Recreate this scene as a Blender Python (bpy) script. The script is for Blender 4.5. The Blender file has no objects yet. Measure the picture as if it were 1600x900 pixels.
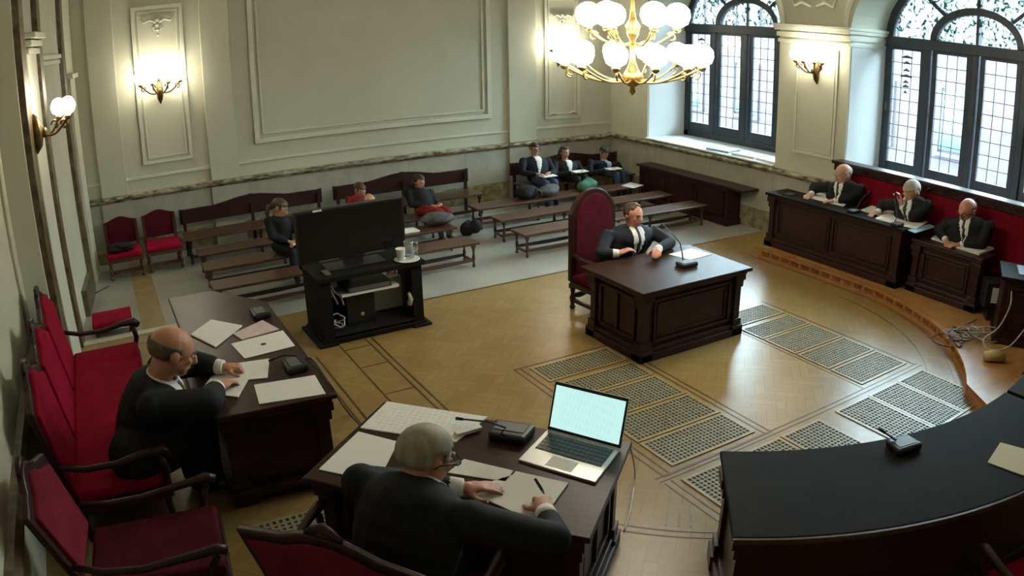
import bpy, bmesh, math, random
import numpy as np
from mathutils import Vector, Matrix
random.seed(7)
PI = math.pi
SC = bpy.context.scene
COL = SC.collection

# ---------------------------------------------------------------- camera
# wide security-camera lens (equidistant fisheye), found from the straight lines of the room
RV = Vector((1.20771571, -0.30803342, -0.46519747))
FPX = 1222.563752            # pixels per radian in the 1600x900 frame
CAMZ = 2.95
RM = Matrix.Rotation(RV.length, 3, RV.normalized())
cd = bpy.data.cameras.new('camera')
cam = bpy.data.objects.new('camera', cd)
COL.objects.link(cam)
cd.type = 'PANO'
cd.panorama_type = 'FISHEYE_LENS_POLYNOMIAL'
cd.sensor_width = 20.0
cd.sensor_fit = 'HORIZONTAL'
cd.fisheye_fov = 3.0
cd.fisheye_polynomial_k0 = 0.0
cd.fisheye_polynomial_k1 = -1600.0 / (20.0 * FPX)
cd.fisheye_polynomial_k2 = 0.0
cd.fisheye_polynomial_k3 = 0.0
cd.fisheye_polynomial_k4 = 0.0
cd.clip_start = 0.02
cam.matrix_world = Matrix.Translation((0, 0, CAMZ)) @ RM.to_4x4()
SC.camera = cam

# ---------------------------------------------------------------- world, exposure
w = bpy.data.worlds.new('daylight'); SC.world = w
w.use_nodes = True
bg = w.node_tree.nodes['Background']
bg.inputs[0].default_value = (0.72, 0.95, 1.08, 1)
bg.inputs[1].default_value = 44.0
SC.view_settings.view_transform = 'Standard'
SC.view_settings.look = 'None'
SC.view_settings.exposure = 0.0
SC.view_settings.gamma = 1.0
SC.view_settings.use_curve_mapping = False
LAMP = (1.0, 0.92, 0.76)
LAMP_POWER = 30.0

# pixel of the photograph -> point (on a horizontal plane z, or a vertical plane X= / Y=)
def ray(x, y):
    ux, uy = x - 800.0, y - 450.0
    r = math.hypot(ux, uy) + 1e-9
    th = r / FPX
    return RM @ Vector((ux / r * math.sin(th), -uy / r * math.sin(th), -math.cos(th)))
def G(x, y, z=0.0):
    d = ray(x, y); t = (z - CAMZ) / d.z
    return Vector((d.x * t, d.y * t, z))
def GX(x, y, X):
    d = ray(x, y); t = X / d.x
    return Vector((X, d.y * t, CAMZ + d.z * t))
def GY(x, y, Y):
    d = ray(x, y); t = Y / d.y
    return Vector((d.x * t, Y, CAMZ + d.z * t))

# ---------------------------------------------------------------- materials
M = {}
def mat(name, c1, c2=None, rough=0.5, metal=0.0, scale=8.0, stretch=(1, 1, 1), bump=0.0, spec=0.5, emit=None, estr=0.0, detail=4.0, coat=0.0):
    m = bpy.data.materials.new(name); m.use_nodes = True
    nt = m.node_tree; b = nt.nodes['Principled BSDF']
    b.inputs['Roughness'].default_value = rough
    b.inputs['Metallic'].default_value = metal
    b.inputs['Specular IOR Level'].default_value = spec
    b.inputs['Base Color'].default_value = (*c1, 1)
    if coat:
        b.inputs['Coat Weight'].default_value = coat
        b.inputs['Coat Roughness'].default_value = 0.15
    if c2 is not None or bump:
        tc = nt.nodes.new('ShaderNodeTexCoord'); mp = nt.nodes.new('ShaderNodeMapping')
        mp.inputs['Scale'].default_value = stretch
        nz = nt.nodes.new('ShaderNodeTexNoise')
        nz.inputs['Scale'].default_value = scale; nz.inputs['Detail'].default_value = detail
        nt.links.new(tc.outputs['Object'], mp.inputs[0]); nt.links.new(mp.outputs[0], nz.inputs['Vector'])
        if c2 is not None:
            rp = nt.nodes.new('ShaderNodeValToRGB')
            rp.color_ramp.elements[0].position = 0.35; rp.color_ramp.elements[1].position = 0.68
            rp.color_ramp.elements[0].color = (*c1, 1); rp.color_ramp.elements[1].color = (*c2, 1)
            nt.links.new(nz.outputs['Fac'], rp.inputs[0]); nt.links.new(rp.outputs[0], b.inputs['Base Color'])
        if bump:
            bp = nt.nodes.new('ShaderNodeBump'); bp.inputs['Strength'].default_value = bump; bp.inputs['Distance'].default_value = 0.01
            nt.links.new(nz.outputs['Fac'], bp.inputs['Height']); nt.links.new(bp.outputs[0], b.inputs['Normal'])
    if emit:
        b.inputs['Emission Color'].default_value = (*emit, 1); b.inputs['Emission Strength'].default_value = estr
    M[name] = m
    return m

mat('wall', (0.50, 0.50, 0.38), (0.55, 0.55, 0.42), 0.75, scale=1.2)
mat('moulding', (0.58, 0.58, 0.46), (0.62, 0.62, 0.50), 0.6, scale=3)
mat('ceiling', (0.68, 0.66, 0.56), None, 0.8)
mat('wainscot', (0.35, 0.335, 0.265), (0.43, 0.41, 0.32), 0.4, scale=5, detail=8)
mat('wainscot_base', (0.16, 0.13, 0.06), (0.36, 0.32, 0.17), 0.35, scale=9, detail=10)
mat('marble_rail', (0.035, 0.025, 0.012), (0.50, 0.45, 0.30), 0.3, scale=14, detail=10, stretch=(0.6, 0.6, 1.6))
mat('marble_brown', (0.05, 0.035, 0.016), (0.17, 0.13, 0.07), 0.3, scale=10, detail=10)
mat('stone_floor', (0.27, 0.265, 0.225), (0.335, 0.33, 0.28), 0.34, scale=1.6, detail=6)
mat('stone_band', (0.25, 0.17, 0.07), (0.32, 0.23, 0.11), 0.35, scale=6)
mat('cream_stone', (0.50, 0.47, 0.33), (0.56, 0.53, 0.38), 0.5, scale=5)
mat('wood', (0.022, 0.0068, 0.0055), (0.037, 0.0115, 0.0085), 0.38, scale=5, stretch=(1, 1, 7), detail=8, spec=0.35)
mat('wood_top', (0.026, 0.012, 0.009), (0.046, 0.021, 0.015), 0.36, scale=5, stretch=(1, 9, 1), detail=8, spec=0.16)
mat('black_top', (0.009, 0.008, 0.006), (0.013, 0.011, 0.008), 0.7, scale=6, spec=0.10)
mat('bench_wood', (0.045, 0.018, 0.010), (0.10, 0.045, 0.024), 0.32, scale=5, stretch=(1, 7, 7), detail=8)
mat('riser_wood', (0.30, 0.12, 0.03), (0.42, 0.19, 0.055), 0.35, scale=8, stretch=(1, 1, 4))
mat('riser_dark', (0.16, 0.055, 0.015), (0.24, 0.09, 0.025), 0.4, scale=8)
mat('inlay', (0.075, 0.045, 0.016), (0.11, 0.065, 0.022), 0.35, scale=10)
mat('inlay_pale', (0.26, 0.19, 0.08), (0.31, 0.23, 0.10), 0.35, scale=10)
mat('grate_metal', (0.20, 0.18, 0.105), (0.26, 0.235, 0.14), 0.42, metal=0.0, scale=20, spec=0.4)
mat('pit', (0.035, 0.032, 0.018), None, 0.7)
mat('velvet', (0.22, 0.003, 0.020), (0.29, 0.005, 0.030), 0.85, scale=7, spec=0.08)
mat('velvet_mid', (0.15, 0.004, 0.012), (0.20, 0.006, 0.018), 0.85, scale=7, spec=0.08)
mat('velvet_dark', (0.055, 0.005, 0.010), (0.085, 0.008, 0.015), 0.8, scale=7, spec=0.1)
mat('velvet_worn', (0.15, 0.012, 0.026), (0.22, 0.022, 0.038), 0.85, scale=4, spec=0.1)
mat('cloth_black', (0.0075, 0.0075, 0.0085), (0.013, 0.013, 0.015), 0.75, scale=14, bump=0.15, spec=0.25)
mat('cloth_navy', (0.008, 0.009, 0.014), (0.014, 0.016, 0.023), 0.75, scale=14, spec=0.25)
mat('cloth_grey', (0.07, 0.07, 0.07), (0.12, 0.12, 0.12), 0.8, scale=16, spec=0.2)
mat('jeans', (0.035, 0.055, 0.10), (0.06, 0.09, 0.15), 0.8, scale=18, spec=0.2)
mat('cloth_red', (0.16, 0.012, 0.016), (0.22, 0.02, 0.024), 0.8, scale=14, spec=0.2)
mat('cloth_green', (0.02, 0.10, 0.05), (0.04, 0.17, 0.09), 0.7, scale=9)
mat('shirt', (0.72, 0.72, 0.68), None, 0.7)
mat('shirt_blue', (0.42, 0.50, 0.72), None, 0.7)
mat('tie', (0.015, 0.015, 0.02), None, 0.6)
mat('skin', (0.46, 0.235, 0.145), (0.52, 0.28, 0.18), 0.5, scale=12)
mat('skin_ruddy', (0.47, 0.20, 0.125), (0.54, 0.25, 0.165), 0.48, scale=12)
mat('hair_dark', (0.014, 0.010, 0.008), (0.03, 0.022, 0.016), 0.5, scale=30, stretch=(1, 1, .3))
mat('hair_brown', (0.045, 0.025, 0.014), (0.08, 0.045, 0.025), 0.5, scale=30, stretch=(1, 1, .3))
mat('hair_grey', (0.26, 0.23, 0.17), (0.40, 0.36, 0.27), 0.6, scale=22, stretch=(1, 1, .4), bump=0.3)
mat('hair_thin', (0.10, 0.065, 0.042), (0.19, 0.12, 0.08), 0.6, scale=26)
mat('eye_white', (0.7, 0.68, 0.62), None, 0.3)
mat('eye_dark', (0.012, 0.009, 0.007), None, 0.3)
mat('lip', (0.33, 0.12, 0.10), None, 0.5)
mat('shoe', (0.008, 0.007, 0.006), None, 0.35)
mat('plastic_black', (0.010, 0.010, 0.010), None, 0.4)
mat('screen_black', (0.006, 0.006, 0.006), None, 0.22)
mat('plastic_grey', (0.10, 0.10, 0.10), None, 0.45)
mat('plastic_white', (0.62, 0.62, 0.58), None, 0.45)
mat('silver', (0.52, 0.51, 0.47), None, 0.35, metal=0.5)
mat('chrome', (0.6, 0.6, 0.6), None, 0.15, metal=1.0)
mat('brass', (0.30, 0.20, 0.06), (0.42, 0.29, 0.10), 0.28, metal=0.9, scale=20)
mat('bronze', (0.10, 0.065, 0.025), (0.20, 0.13, 0.05), 0.35, metal=0.7, scale=20)
mat('paper', (0.74, 0.73, 0.68), None, 0.8)
mat('paper_pink', (0.55, 0.40, 0.40), (0.62, 0.50, 0.48), 0.8, scale=9)
mat('card_cream', (0.62, 0.57, 0.42), None, 0.8)
mat('bulb', (1, .95, .85), None, 0.4, emit=LAMP, estr=LAMP_POWER)
mat('window_frame', (0.022, 0.032, 0.042), (0.035, 0.048, 0.060), 0.4, scale=6)
mat('lead', (0.05, 0.055, 0.06), None, 0.5)
mat('reveal', (0.68, 0.71, 0.70), None, 0.6)
mat('facade', (0.042, 0.031, 0.037), (0.049, 0.037, 0.043), 0.8, scale=2)
mat('facade_glass', (0.014, 0.032, 0.038), None, 0.2)
mat('pavement', (0.05, 0.042, 0.047), None, 0.8)
mat('leaf', (0.035, 0.09, 0.03), (0.07, 0.16, 0.05), 0.7, scale=9)
mat('bark', (0.06, 0.04, 0.03), None, 0.9)
mat('folder_blue', (0.25, 0.42, 0.50), None, 0.4)
mat('carton', (0.30, 0.22, 0.10), None, 0.8)
mat('cable', (0.02, 0.02, 0.02), None, 0.5)
mat('cable_pale', (0.42, 0.40, 0.36), None, 0.5)
mat('strip_yellow', (0.48, 0.38, 0.16), None, 0.5)

def nodes(name, rough=0.4, spec=0.5):
    m = bpy.data.materials.new(name); m.use_nodes = True; M[name] = m
    nt = m.node_tree; b = nt.nodes['Principled BSDF']
    b.inputs['Roughness'].default_value = rough; b.inputs['Specular IOR Level'].default_value = spec
    return m, nt, b
def ramp(nt, src, stops):
    r = nt.nodes.new('ShaderNodeValToRGB')
    while len(r.color_ramp.elements) < len(stops): r.color_ramp.elements.new(0.5)
    for e, (p, c) in zip(r.color_ramp.elements, stops):
        e.position = p; e.color = (*c, 1)
    nt.links.new(src, r.inputs[0]); return r
# oak parquet: short blocks laid at 45 degrees, each block its own tone
m, nt, b = nodes('parquet', 0.30, 0.36)
tc = nt.nodes.new('ShaderNodeTexCoord')
outs = []
for ang, off in ((45, 0.0), (-45, 0.37)):
    mp = nt.nodes.new('ShaderNodeMapping'); mp.inputs['Rotation'].default_value = (0, 0, math.radians(ang)); mp.inputs['Location'].default_value = (off, off, 0)
    br = nt.nodes.new('ShaderNodeTexBrick')
    br.inputs['Scale'].default_value = 1.0; br.inputs['Brick Width'].default_value = 0.42; br.inputs['Row Height'].default_value = 0.085
    br.inputs['Mortar Size'].default_value = 0.003; br.inputs['Color1'].default_value = (0.245, 0.153, 0.053, 1)
    br.inputs['Color2'].default_value = (0.290, 0.194, 0.072, 1); br.inputs['Mortar'].default_value = (0.190, 0.117, 0.040, 1)
    nt.links.new(tc.outputs['Object'], mp.inputs[0]); nt.links.new(mp.outputs[0], br.inputs['Vector'])
    outs.append(br)
ck = nt.nodes.new('ShaderNodeTexWave'); ck.inputs['Scale'].default_value = 0.75; ck.bands_direction = 'Y'
nt.links.new(tc.outputs['Object'], ck.inputs['Vector'])
st = nt.nodes.new('ShaderNodeMath'); st.operation = 'GREATER_THAN'; st.inputs[1].default_value = 0.5
nt.links.new(ck.outputs['Fac'], st.inputs[0])
mx = nt.nodes.new('ShaderNodeMix'); mx.data_type = 'RGBA'
nt.links.new(st.outputs[0], mx.inputs[0]); nt.links.new(outs[0].outputs['Color'], mx.inputs[6]); nt.links.new(outs[1].outputs['Color'], mx.inputs[7])
nz = nt.nodes.new('ShaderNodeTexNoise'); nz.inputs['Scale'].default_value = 2.2; nz.inputs['Detail'].default_value = 5
nt.links.new(tc.outputs['Object'], nz.inputs['Vector'])
mul = nt.nodes.new('ShaderNodeMix'); mul.data_type = 'RGBA'; mul.blend_type = 'MULTIPLY'; mul.inputs[0].default_value = 0.55
rp = ramp(nt, nz.outputs['Fac'], [(0.3, (0.72, 0.70, 0.62)), (0.7, (1.0, 0.98, 0.92))])
nt.links.new(mx.outputs[2], mul.inputs[6]); nt.links.new(rp.outputs[0], mul.inputs[7]); nt.links.new(mul.outputs[2], b.inputs['Base Color'])
# the raised floor on the window side is a redder oak
mat('parquet_red', (0.36, 0.17, 0.05), (0.46, 0.25, 0.085), 0.28, scale=3.5, stretch=(1, 3, 1), detail=6)
# sheets of print: rows of words
def print_mat(name, base, ink, rows, axis):
    m, nt, b = nodes(name, 0.8)
    tc = nt.nodes.new('ShaderNodeTexCoord')
    br = nt.nodes.new('ShaderNodeTexBrick'); br.inputs['Scale'].default_value = 1.0
    br.inputs['Brick Width'].default_value = 0.07; br.inputs['Row Height'].default_value = 1.0 / rows
    br.inputs['Mortar Size'].default_value = 0.36 / rows; br.inputs['Mortar Smooth'].default_value = 0.3
    br.inputs['Color1'].default_value = (*ink, 1); br.inputs['Color2'].default_value = (*[0.5 * (i + q) for i, q in zip(ink, base)], 1)
    br.inputs['Mortar'].default_value = (*base, 1)
    mp = nt.nodes.new('ShaderNodeMapping'); mp.inputs['Rotation'].default_value = (0, 0, axis)
    nt.links.new(tc.outputs['Generated'], mp.inputs[0]); nt.links.new(mp.outputs[0], br.inputs['Vector'])
    gr = nt.nodes.new('ShaderNodeVectorMath'); gr.operation = 'SUBTRACT'; gr.inputs[1].default_value = (0.5, 0.5, 0)
    nt.links.new(tc.outputs['Generated'], gr.inputs[0])
    ab = nt.nodes.new('ShaderNodeVectorMath'); ab.operation = 'ABSOLUTE'; nt.links.new(gr.outputs[0], ab.inputs[0])
    sp = nt.nodes.new('ShaderNodeSeparateXYZ'); nt.links.new(ab.outputs[0], sp.inputs[0])
    mm = nt.nodes.new('ShaderNodeMath'); mm.operation = 'MAXIMUM'; nt.links.new(sp.outputs[0], mm.inputs[0]); nt.links.new(sp.outputs[1], mm.inputs[1])
    lt = nt.nodes.new('ShaderNodeMath'); lt.operation = 'LESS_THAN'; lt.inputs[1].default_value = 0.36; nt.links.new(mm.outputs[0], lt.inputs[0])
    mx = nt.nodes.new('ShaderNodeMix'); mx.data_type = 'RGBA'; mx.inputs[6].default_value = (*base, 1)
    nt.links.new(lt.outputs[0], mx.inputs[0]); nt.links.new(br.outputs['Color'], mx.inputs[7]); nt.links.new(mx.outputs[2], b.inputs['Base Color'])
    return m, nt, b, mx
print_mat('print', (0.74, 0.73, 0.68), (0.58, 0.57, 0.53), 24, 0.0)
print_mat('print_turned', (0.74, 0.73, 0.68), (0.58, 0.57, 0.53), 24, PI / 4)
m, nt, b, mx = print_mat('laptop_screen', (0.60, 0.95, 0.90), (0.53, 0.88, 0.84), 20, 0.0)
b.inputs['Base Color'].default_value = (0.02, 0.02, 0.02, 1)
for l in list(nt.links):
    if l.to_socket == b.inputs['Base Color']: nt.links.remove(l)
nt.links.new(mx.outputs[2], b.inputs['Emission Color']); b.inputs['Emission Strength'].default_value = 0.95
# clear leaded glass, and glass painted with leaves
def glass(name, tint, leaves=False):
    m = bpy.data.materials.new(name); m.use_nodes = True; M[name] = m
    nt = m.node_tree; nt.nodes.clear()
    out = nt.nodes.new('ShaderNodeOutputMaterial'); tr = nt.nodes.new('ShaderNodeBsdfTransparent'); gl = nt.nodes.new('ShaderNodeBsdfGlossy')
    tr.inputs[0].default_value = (*tint, 1); gl.inputs['Roughness'].default_value = 0.05
    fr = nt.nodes.new('ShaderNodeFresnel'); fr.inputs[0].default_value = 1.3
    mx = nt.nodes.new('ShaderNodeMixShader')
    nt.links.new(fr.outputs[0], mx.inputs[0]); nt.links.new(tr.outputs[0], mx.inputs[1]); nt.links.new(gl.outputs[0], mx.inputs[2])
    last = mx
    if leaves:
        tc = nt.nodes.new('ShaderNodeTexCoord'); nz = nt.nodes.new('ShaderNodeTexNoise'); nz.inputs['Scale'].default_value = 13.0
        nz.inputs['Detail'].default_value = 3.0; nz.inputs['Distortion'].default_value = 1.2
        nt.links.new(tc.outputs['Object'], nz.inputs['Vector'])
        rp = ramp(nt, nz.outputs['Fac'], [(0.53, (0, 0, 0)), (0.59, (1, 1, 1))])
        df = nt.nodes.new('ShaderNodeBsdfTranslucent'); df.inputs[0].default_value = (0.045, 0.07, 0.055, 1)
        m2 = nt.nodes.new('ShaderNodeMixShader')
        nt.links.new(rp.outputs[0], m2.inputs[0]); nt.links.new(mx.outputs[0], m2.inputs[1]); nt.links.new(df.outputs[0], m2.inputs[2])
        last = m2
    nt.links.new(last.outputs[0], out.inputs[0])
glass('glass', (0.95, 0.98, 0.98)); glass('glass_leaf', (0.95, 0.98, 0.98), True)
m, nt, b = nodes('water_glass', 0.05)
b.inputs['Transmission Weight'].default_value = 0.9; b.inputs['Base Color'].default_value = (0.9, 0.95, 0.93, 1); b.inputs['IOR'].default_value = 1.3

# ---------------------------------------------------------------- mesh helpers
def link(o, parent=None):
    COL.objects.link(o)
    if parent is not None: o.parent = parent
    return o
def tag(o, label=None, cat=None, group=None, kind=None):
    if label: o['label'] = label
    if cat: o['category'] = cat
    if group: o['group'] = group
    if kind: o['kind'] = kind
    return o
def thing(name, label, cat, loc=(0, 0, 0), rz=0.0, group=None, kind=None):
    o = bpy.data.objects.new(name, None); COL.objects.link(o)
    o.empty_display_size = 0.1
    o.location = loc; o.rotation_euler = (0, 0, rz)
    return tag(o, label, cat, group, kind)
class MB:
    def __init__(s): s.v = []; s.f = []
    def add(s, v, f):
        n = len(s.v); s.v += [tuple(p) for p in v]; s.f += [tuple(i + n for i in q) for q in f]; return s
    def box(s, x0, x1, y0, y1, z0, z1):
        return s.add([(x, y, z) for z in (z0, z1) for x, y in ((x0, y0), (x1, y0), (x1, y1), (x0, y1))],
                     [(0, 3, 2, 1), (4, 5, 6, 7), (0, 1, 5, 4), (1, 2, 6, 5), (2, 3, 7, 6), (3, 0, 4, 7)])
    def prism(s, pts, a0, a1, axis='z'):
        n = len(pts)
        def P(p, a): return (p[0], p[1], a) if axis == 'z' else ((p[0], a, p[1]) if axis == 'y' else (a, p[0], p[1]))
        return s.add([P(p, a0) for p in pts] + [P(p, a1) for p in pts],
                     [tuple(range(n))[::-1], tuple(range(n, 2 * n))] + [(i, (i + 1) % n, n + (i + 1) % n, n + i) for i in range(n)])
    def quad3(s, pts, th):     # a sheet through four 3-D points, thickness th downwards
        return s.add([p for p in pts] + [(p[0], p[1], p[2] - th) for p in pts],
                     [(0, 1, 2, 3), (7, 6, 5, 4)] + [(i, 4 + i, 4 + (i + 1) % 4, (i + 1) % 4) for i in range(4)])
    def cyl(s, p0, p1, r0, r1=None, n=10):
        return s.tube([p0, p1], [r0, r0 if r1 is None else r1], n)
    def tube(s, pts, r, n=8, flat=None):
        pts = [Vector(p) for p in pts]; k = len(pts)
        if not hasattr(r, '__len__'): r = [r] * k
        ref = None; rings = []
        for i, p in enumerate(pts):
            t = (pts[min(i + 1, k - 1)] - pts[max(i - 1, 0)]).normalized()
            if ref is None:
                ref = Vector((0, 0, 1)) if abs(t.z) < 0.9 else Vector((1, 0, 0))
            a = (ref - t * ref.dot(t)).normalized(); ref = a
            b2 = t.cross(a)
            fl = 1.0 if flat is None else flat
            rings.append([p + a * (math.cos(q) * r[i] * fl) + b2 * (math.sin(q) * r[i]) for q in (2 * PI * j / n for j in range(n))])
        f = []
        for i in range(k - 1):
            for j in range(n): f.append((i * n + j, i * n + (j + 1) % n, (i + 1) * n + (j + 1) % n, (i + 1) * n + j))
        f.append(tuple(range(n))[::-1]); f.append(tuple((k - 1) * n + j for j in range(n)))
        return s.add([q for g in rings for q in g], f)
    def lathe(s, x, y, prof, n=12):
        k = len(prof); v = []; f = []
        for r, z in prof:
            for j in range(n): v.append((x + r * math.cos(2 * PI * j / n), y + r * math.sin(2 * PI * j / n), z))
        for i in range(k - 1):
            for j in range(n): f.append((i * n + j, i * n + (j + 1) % n, (i + 1) * n + (j + 1) % n, (i + 1) * n + j))
        f.append(tuple(range(n))[::-1]); f.append(tuple((k - 1) * n + j for j in range(n)))
        return s.add(v, f)
    def ell(s, c, r, ax=None, nu=14, nv=9, keep=None):
        if not hasattr(r, '__len__'): r = (r, r, r)
        if ax is None: ax = (Vector((1, 0, 0)), Vector((0, 1, 0)), Vector((0, 0, 1)))
        c = Vector(c); v = []; f = []; d = []
        for i in range(nv + 1):
            ph = -PI / 2 + PI * i / nv
            for j in range(nu):
                th = 2 * PI * j / nu
                q = (math.cos(ph) * math.cos(th), math.cos(ph) * math.sin(th), math.sin(ph)); d.append(q)
                v.append(c + ax[0] * (q[0] * r[0]) + ax[1] * (q[1] * r[1]) + ax[2] * (q[2] * r[2]))
        for i in range(nv):
            for j in range(nu):
                q = (i * nu + j, i * nu + (j + 1) % nu, (i + 1) * nu + (j + 1) % nu, (i + 1) * nu + j)
                if keep is None or keep(*[sum(d[t][k] for t in q) / 4 for k in range(3)]):
                    f.append(q)
        return s.add(v, f)
    def mesh(s, name, smooth=False):
        me = bpy.data.meshes.new(name); me.from_pydata(s.v, [], s.f)
        bm = bmesh.new(); bm.from_mesh(me)
        bmesh.ops.remove_doubles(bm, verts=bm.verts, dist=1e-6)
        bmesh.ops.delete(bm, geom=[q for q in bm.verts if not q.link_faces], context='VERTS')
        bmesh.ops.recalc_face_normals(bm, faces=bm.faces); bm.to_mesh(me); bm.free()
        if smooth:
            for p in me.polygons: p.use_smooth = True
        return me
    def build(s, name, m, parent=None, smooth=False, bevel=0.0, solid=0.0):
        me = s.mesh(name, smooth); me.materials.append(M[m])
        o = link(bpy.data.objects.new(name, me), parent)
        if solid:
            q = o.modifiers.new('thick', 'SOLIDIFY'); q.thickness = solid; q.offset = 1
        if bevel:
            q = o.modifiers.new('bevel', 'BEVEL'); q.width = bevel; q.segments = 2; q.limit_method = 'ANGLE'
        return o
def part(name, m, parent, *boxes, bevel=0.0):
    b = MB()
    for q in boxes: b.box(*q)
    return b.build(name, m, parent, bevel=bevel)
def share(name, me, parent, loc=(0, 0, 0), rz=0.0, scale=None):
    o = link(bpy.data.objects.new(name, me), parent); o.location = loc; o.rotation_euler = (0, 0, rz)
    if scale: o.scale = scale
    return o
def struct(o): return tag(o, kind='structure')
def arc(cx, cy, r, a0, a1, n):
    return [(cx + r * math.cos(math.radians(a0 + (a1 - a0) * i / n)), cy + r * math.sin(math.radians(a0 + (a1 - a0) * i / n))) for i in range(n + 1)]

# ================================================================= THE ROOM
WX, WY = 8.59, 11.36            # inner faces of the window wall and of the back wall
CEIL = 5.0
# ---- floor
fl = MB().prism([(-1.4, -0.8), (9.6, -0.8), (9.6, 7.50), (2.30, 7.50), (2.30, 7.87), (-1.4, 7.87)], -0.12, 0.0).build('floor', 'parquet')
struct(fl)
pv = MB().prism([(2.30, 7.50), (9.6, 7.50), (9.6, 11.7), (-1.4, 11.7), (-1.4, 7.87), (2.30, 7.87)], -0.12, 0.002).build('stone_paving', 'stone_floor', fl)
part('stone_band', 'stone_band', fl, (0.11, 0.38, 8.22, 11.3, 0.002, 0.004))
for y in (9.62, 10.6):
    part('paving_joint', 'stone_band', fl, (4.3, 8.5, y, y + 0.012, 0.002, 0.003))
part('stone_kerb', 'cream_stone', fl, (-0.68, 1.35, 8.10, 8.22, 0.002, 0.022))
part('dark_border', 'stone_band', fl, (-0.70, 1.35, 7.88, 8.10, 0.002, 0.006))
part('threshold_strip', 'inlay', fl, (2.31, 7.6, 7.47, 7.50, 0.0, 0.004))
# inlaid lines of the parquet
def strip(x0, x1, y0, y1, m='inlay'): part('inlay_strip', m, fl, (x0, x1, y0, y1, 0.0, 0.0025))
for x in (2.19, 2.25): strip(x, x + 0.018, 4.75, 6.78)
for x in (1.91,): strip(x, x + 0.016, 4.75, 6.72)
for x in (1.56, 1.63): strip(x, x + 0.018, 4.4, 6.6)
for y in (5.55, 6.15, 6.6): strip(1.93, 2.19, y, y + 0.012)
for x in (3.08, 3.14, 4.10, 4.16): strip(x, x + 0.014, 3.38, 5.42)
for y in (5.40, 3.36): strip(3.08, 4.17, y, y + 0.014)
strip(3.20, 4.06, 5.34, 5.385, 'inlay_pale')
for x in (5.40, 6.25): strip(x, x + 0.014, 3.38, 5.42)
for y in (3.32, 3.37): strip(3.02, 6.3, y, y + 0.012)
for x in (3.03, 3.09): strip(x, x + 0.012, 2.6, 3.3)
for r in (3.04, 3.10):        # curved border in front of the near desks
    p = arc(4.8, 5.1, r, 190, 236, 16); q = arc(4.8, 5.1, r + 0.014, 190, 236, 16)
    MB().prism(p + q[::-1], 0.0, 0.0025).build('inlay_strip', 'inlay', fl)
for a in (216.0, 217.5, 219.0, 226.5, 228.0, 229.5):
    c, s_ = math.cos(math.radians(a)), math.sin(math.radians(a))
    MB().prism([(4.8 + c * r - s_ * t, 5.1 + s_ * r + c * t) for r, t in ((2.86, -.006), (3.0, -.006), (3.0, .006), (2.86, .006))], 0.0, 0.0025).build('inlay_strip', 'inlay', fl)
p = arc(4.8, 5.1, 2.36, -62, -2, 20); q = arc(4.8, 5.1, 2.375, -62, -2, 20)
MB().prism(p + q[::-1], 0.0, 0.0025).build('inlay_strip', 'inlay', fl)
# heating grates: a dark duct with a lattice of flat bars over it
def grate(x0, x1, y0, y1, sp=0.036, bw=0.0125):
    pit = part('floor_grate', 'pit', fl, (x0, x1, y0, y1, 0.0, 0.003))
    b = MB()
    for a0, a1, b0, b1 in ((x0 - .026, x1 + .026, y0 - .026, y0), (x0 - .026, x1 + .026, y1, y1 + .026), (x0 - .026, x0, y0, y1), (x1, x1 + .026, y0, y1)):
        part('grate_border', 'inlay_pale', pit, (a0, a1, b0, b1, 0.0, 0.008))
    nx = max(2, round((x1 - x0) / sp)); ny = max(2, round((y1 - y0) / sp))
    for i in range(1, nx):
        x = x0 + (x1 - x0) * i / nx; b.box(x - bw / 2, x + bw / 2, y0, y1, 0.003, 0.0075)
    for i in range(1, ny):
        y = y0 + (y1 - y0) * i / ny; b.box(x0, x1, y - bw / 2, y + bw / 2, 0.003, 0.007)
    b.build('lattice', 'grate_metal', pit)
rows = [(5.06, 5.33), (4.69, 4.95), (4.26, 4.62), (3.85, 4.19), (3.46, 3.78)]
for y0, y1 in rows: grate(3.24, 4.03, y0, y1)
for y0, y1 in rows: grate(5.48, 6.17, y0, y1)
for x0, x1 in ((3.18, 3.55), (3.75, 4.12), (4.19, 4.60), (4.87, 5.28), (5.34, 5.74), (5.80, 6.18)): grate(x0, x1, 2.55, 3.24)
for x0, x1, y0, y1 in ((0.45, 0.98, 3.45, 4.2), (0.15, 0.45, 2.5, 3.2)): grate(x0, x1, y0, y1, 0.045, 0.021)
# ---- raised platform on the window side, its edge straight and then curved
edge = [(7.56, 6.68)] + [(7.55, 5.1)] + [(x, y) for x, y in arc(4.8, 5.1, 2.75, -4, -62, 16)] + [(5.88, 2.34), (5.62, 1.95)]
pl = MB().prism(edge + [(5.5, 0.4), (8.6, 0.4), (8.6, 6.68)], 0.0, 0.10).build('floor_platform', 'parquet_red')
struct(pl)
def ring(r0, r1, z0, z1, name, m, a0=0, a1=-62, n=18, straight=True):
    A = [(4.8 + r0, 6.70)] + arc(4.8, 5.1, r0, a0, a1, n) + [(5.88 - (2.75 - r0) * .8, 2.34 + (2.75 - r0) * .6), (5.62 - (2.75 - r0) * .8, 1.95 + (2.75 - r0) * .6)]
    B = [(4.8 + r1, 6.70)] + arc(4.8, 5.1, r1, a0, a1, n) + [(5.88 + (r1 - 2.75) * .8, 2.34 - (r1 - 2.75) * .6), (5.62 + (r1 - 2.75) * .8, 1.95 - (r1 - 2.75) * .6)]
    return MB().prism(A + B[::-1], z0, z1).build(name, m, pl)
ring(2.715, 2.80, 0.085, 0.112, 'nosing', 'riser_wood')
ring(2.71, 2.752, 0.0, 0.018, 'skirting', 'riser_wood')
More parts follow.
